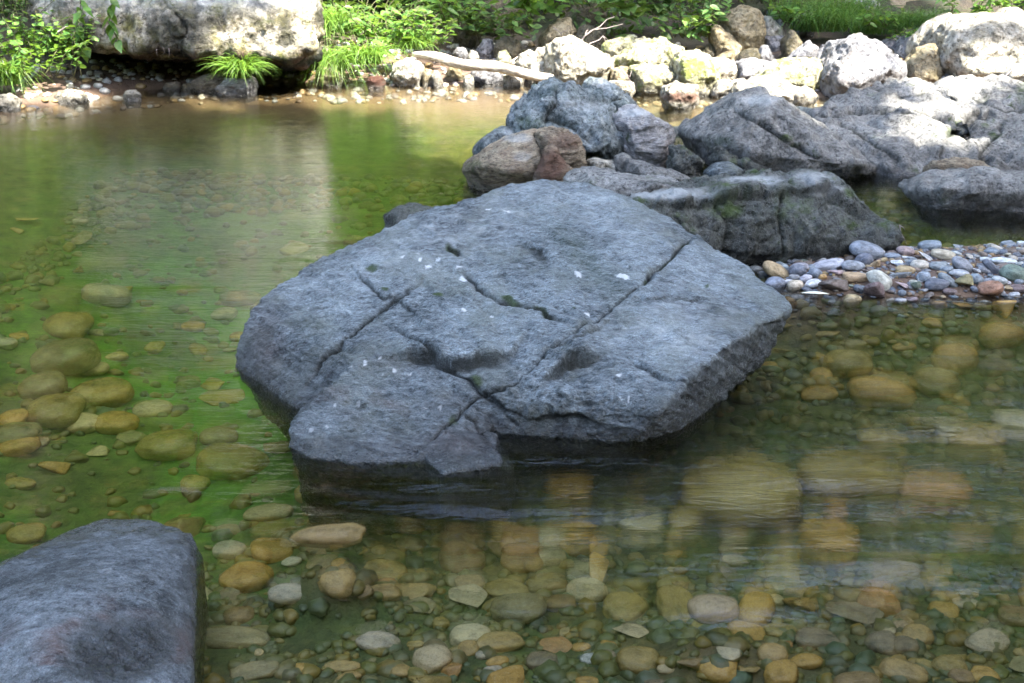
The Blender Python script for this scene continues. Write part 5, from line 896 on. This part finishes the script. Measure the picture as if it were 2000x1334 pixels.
while cnt < 205 and tries < 20000:
    tries += 1
    px, py = random.uniform(-60, 2060), random.choice([random.uniform(230, 700), random.uniform(600, 1340), random.uniform(1000, 1345), random.uniform(1180, 1345)])
    g = bed_hit(px, py)
    if g[2] > -.03 or g[1] > 7.0 or inside_rock(g[0], g[1]): continue
    wpx = random.choice([random.uniform(26, 70), random.uniform(40, 130)])*(1.0 if py > 600 else .8); s = np.linalg.norm(g-np.array([0, 0, CAMH])); Wd = max(wpx/FPX*s, .02 if py > 500 else .1)
    if any((g[0]-a)**2+((g[1]-b))**2 < ((c+Wd*.5)*.72)**2 for a, b, c in placed): continue
    D = Wd*random.uniform(.6, .95); H = D*random.uniform(.4, .65); col = random.choice(pal); g[2] = gz(g[0], g[1])+H*.22
    shp = random.choice(['round', 'square', 'angular', 'angular']); nm = {'round': 'rounded', 'square': 'blunt', 'angular': 'angular'}[shp]
    col = col if random.random() < .75 else random.choice(['brown', 'slate', 'olive']); todo.append((g, (Wd, D, H), random.uniform(0, 6.28) if random.random() < .4 else random.uniform(-.4, .4), col, shp, size_word(Wd)+' '+nm+' '+col+' stone')); placed.append((g[0], g[1], Wd*.5)); cnt += 1
by = {}
for k, t in enumerate(todo):
    lab = t[5]+' '+region(t[0][0], t[0][1]); by.setdefault(lab, []).append(k)
final = {}
for lab, ks in by.items():
    if len(ks) == 1: final[ks[0]] = lab; continue
    ks.sort(key=lambda k: proj([todo[k][0]])[0][0]); n = len(ks)
    words = {2: ['left one of two', 'right one of two'], 3: ['leftmost of three', 'middle of three', 'rightmost of three']}.get(n)
    for j, k in enumerate(ks): final[k] = lab+', '+(words[j] if words else (['leftmost', 'second', 'third', 'fourth', 'fifth', 'sixth', 'seventh', 'eighth', 'ninth', 'tenth'][min(j, 9)]+' from the left'))
for k, (g, dm, rz, col, shp, lab) in enumerate(todo):
    stone('river_stone', g, dm, (random.uniform(-.15, .15), random.uniform(-.12, .12), rz), col, 'bright white' not in lab, shp, final[k], 'stone', 'stones on the streambed')
# extra cobbles filling the bar
cnt = 0; extra = []
barp = list(placed[:len(BAR)])
for _ in range(9000):
    if cnt >= 165: break
    px, py = random.uniform(1440, 2020), random.uniform(440, 625); g = bed_hit(px, py)
    if g[2] < -.035 or g[1] > 6.2: continue
    Wd = random.choice([random.uniform(.025, .05), random.uniform(.03, .075)])
    if any((g[0]-a)**2+(g[1]-b)**2 < ((c+Wd*.5)*.62)**2 for a, b, c in barp): continue
    D = Wd*random.uniform(.6, .9); H = D*random.uniform(.5, .75); g[2] = gz(g[0], g[1])+H*.3
    col = random.choice(['blue-grey', 'blue-grey', 'grey', 'grey', 'light grey', 'slate', 'tan', 'brown', 'pale', 'green-grey', 'brown', 'white']); shp = random.choice(['round', 'round', 'square', 'angular'])
    extra.append((g, (Wd, D, H), col, shp, size_word(Wd)+' '+{'round': 'rounded', 'square': 'blunt', 'angular': 'angular'}[shp]+' '+col+' cobble '+min(REL['bar'], key=lambda q: (q[0][0]-g[0])**2+(q[0][1]-g[1])**2)[1])); barp.append((g[0], g[1], Wd*.5)); cnt += 1
by = {}
for k, t in enumerate(extra): by.setdefault(t[4], []).append(k)
for lab, ks in by.items():
    ks.sort(key=lambda k: proj([extra[k][0]])[0][0]); n = len(ks)
    for j, k in enumerate(ks):
        g, dm, col, shp, _ = extra[k]; l2 = lab if n == 1 else lab+', '+(['left one of two', 'right one of two'][j] if n == 2 else ['leftmost', 'second', 'third', 'fourth', 'fifth', 'sixth', 'seventh'][min(j, 6)]+' from the left')
        stone('cobble', g, dm, (random.uniform(-.3, .3), random.uniform(-.35, .35), random.uniform(-.5, .5)), col, False, shp, l2, 'cobble', 'cobbles on the pebble bar')
# the fine gravel nobody could count
def gravel(name, xy, sizes, mat, sink, lab):
    bm = bmesh.new(); bmesh.ops.create_icosphere(bm, subdivisions=2, radius=1); U = np.array([v.co[:] for v in bm.verts]); Ft = np.array([[v.index for v in f.verts] for f in bm.faces]); bm.free()
    n = len(xy); Us = [U*(1+.34*perlin(U*1.1+i*3.1)+.2*perlin(U*2.2+i))[:, None] for i in range(14)]; z = ground_z(xy[:, 0], xy[:, 1])
    V = np.empty((n, len(U), 3)); 
    for i in range(n):
        a = rng.uniform(0, 6.28); c, s_ = math.cos(a), math.sin(a); w = sizes[i]/2; q = Us[i % 14]*np.array([w, w*rng.uniform(.6, .95), w*rng.uniform(.4, .7)])
        V[i, :, 0] = xy[i, 0]+q[:, 0]*c-q[:, 1]*s_; V[i, :, 1] = xy[i, 1]+q[:, 0]*s_+q[:, 1]*c; V[i, :, 2] = z[i]+q[:, 2]+w*sink
    F = (Ft[None]+(np.arange(n)*len(U))[:, None, None]).reshape(-1, 3)
    o = mesh_np(name, V.reshape(-1, 3), F, mat); attr(o.data, 'tone', np.repeat(rng.uniform(0, 1, n), len(U))); return tag(o, lab, 'gravel', kind='stuff')
n = 21000; xy = np.stack([rng.uniform(-2.6, 3.2, n), 1.7+rng.uniform(0, 1, n)**1.6*6.3], 1); sz = rng.uniform(.012, .044, n)*np.where(rng.uniform(0, 1, n) < .35, 1.6, 1)*(1+.12*(xy[:, 1]-2))
keep = (ground_z(xy[:, 0], xy[:, 1]) < -.02); deep = ground_z(xy[:, 0], xy[:, 1]) < -.36; keep &= ~(deep & (rng.uniform(0, 1, n) < .8))
gravel('streambed_gravel', xy[keep], sz[keep], gravel_mat('bed_gravel', [tuple(v*.7 for v in COLS[k]) for k in ('olive', 'brown', 'teal', 'brown', 'ochre', 'tan', 'olive', 'slate', 'tan')], True), .1, 'small gravel covering the streambed between the stones')
n = 3600; xy = np.stack([rng.uniform(-6, 4.6, n), rng.uniform(.2, 8.2, n)], 1); q = proj(np.column_stack([xy, 0*xy[:, 0]])); zz_ = ground_z(xy[:, 0], xy[:, 1]); keep = ((q[:, 0] < -60) | (q[:, 0] > 2060) | (q[:, 1] > 1400)) & (zz_ < .06)
gravel('streambed_cobble', xy[keep], rng.uniform(.04, .14, keep.sum()), gravel_mat('bed_cobble', [COLS[k] for k in ('olive', 'brown', 'grey', 'tan', 'ochre', 'tan', 'olive', 'slate', 'pale')], False), .1, 'cobbles of the streambed and bar beyond the edges of the photo')
n = 5200; xy = np.stack([rng.uniform(.8, 3.6, n), rng.normal(5.05, .38, n)], 1); keep = ground_z(xy[:, 0], xy[:, 1]) > -.06
gravel('bar_gravel', xy[keep], rng.uniform(.008, .035, keep.sum()), gravel_mat('shore_gravel', [COLS[k] for k in ('slate', 'grey', 'slate', 'brown', 'tan', 'grey', 'slate', 'brown', 'brown')], False), .1, 'small grey gravel between the cobbles of the pebble bar')
n = 2600; x_ = rng.uniform(-5, 4.4, n); xy = np.stack([x_, bankY(x_)-.35+rng.uniform(-.35, 1.6, n)], 1)
gravel('bank_rubble', xy, rng.uniform(.015, .09, n), gravel_mat('bank_rubble_stone', [COLS[k] for k in ('pale', 'grey', 'tan', 'brown', 'light grey', 'pale')], False), .2, 'small rubble along the far waterline')
# fallen blades of leaf at the bar
for (x, y, L, ti, lab) in [(1592, 573, 52, -6, 'pale green fallen leaf blade lying at the front of the pebble bar'), (1885, 592, 60, -18, 'whitish bamboo leaf floating off the front of the pebble bar')]:
    g = G(x, y, .03 if L == 52 else .012); s = np.linalg.norm(g-np.array([0, 0, CAMH])); Wd = L/FPX*s; t = np.linspace(0, 1, 7)
    line = np.stack([(t-.5)*Wd, -(t-.5)*Wd*math.sin(R(-ti))*1.4, .004*np.sin(t*3)+0*t], 1)[None]
    wv = .007*np.sin(np.clip(t, .02, .98)*math.pi)[None]+.0004
    m_ = M('dry_leaf_blade'); m_.bsdf(Base_Color=m_.mix(m_.noise(m_.pos(), 40), (.5, .5, .3), (.75, .72, .6)), Roughness=.5)
    o = strips(line, wv, np.array([.5]), m_.m, 'fallen_leaf', fold=.2); o.location = g; tag(o, lab, 'leaf')
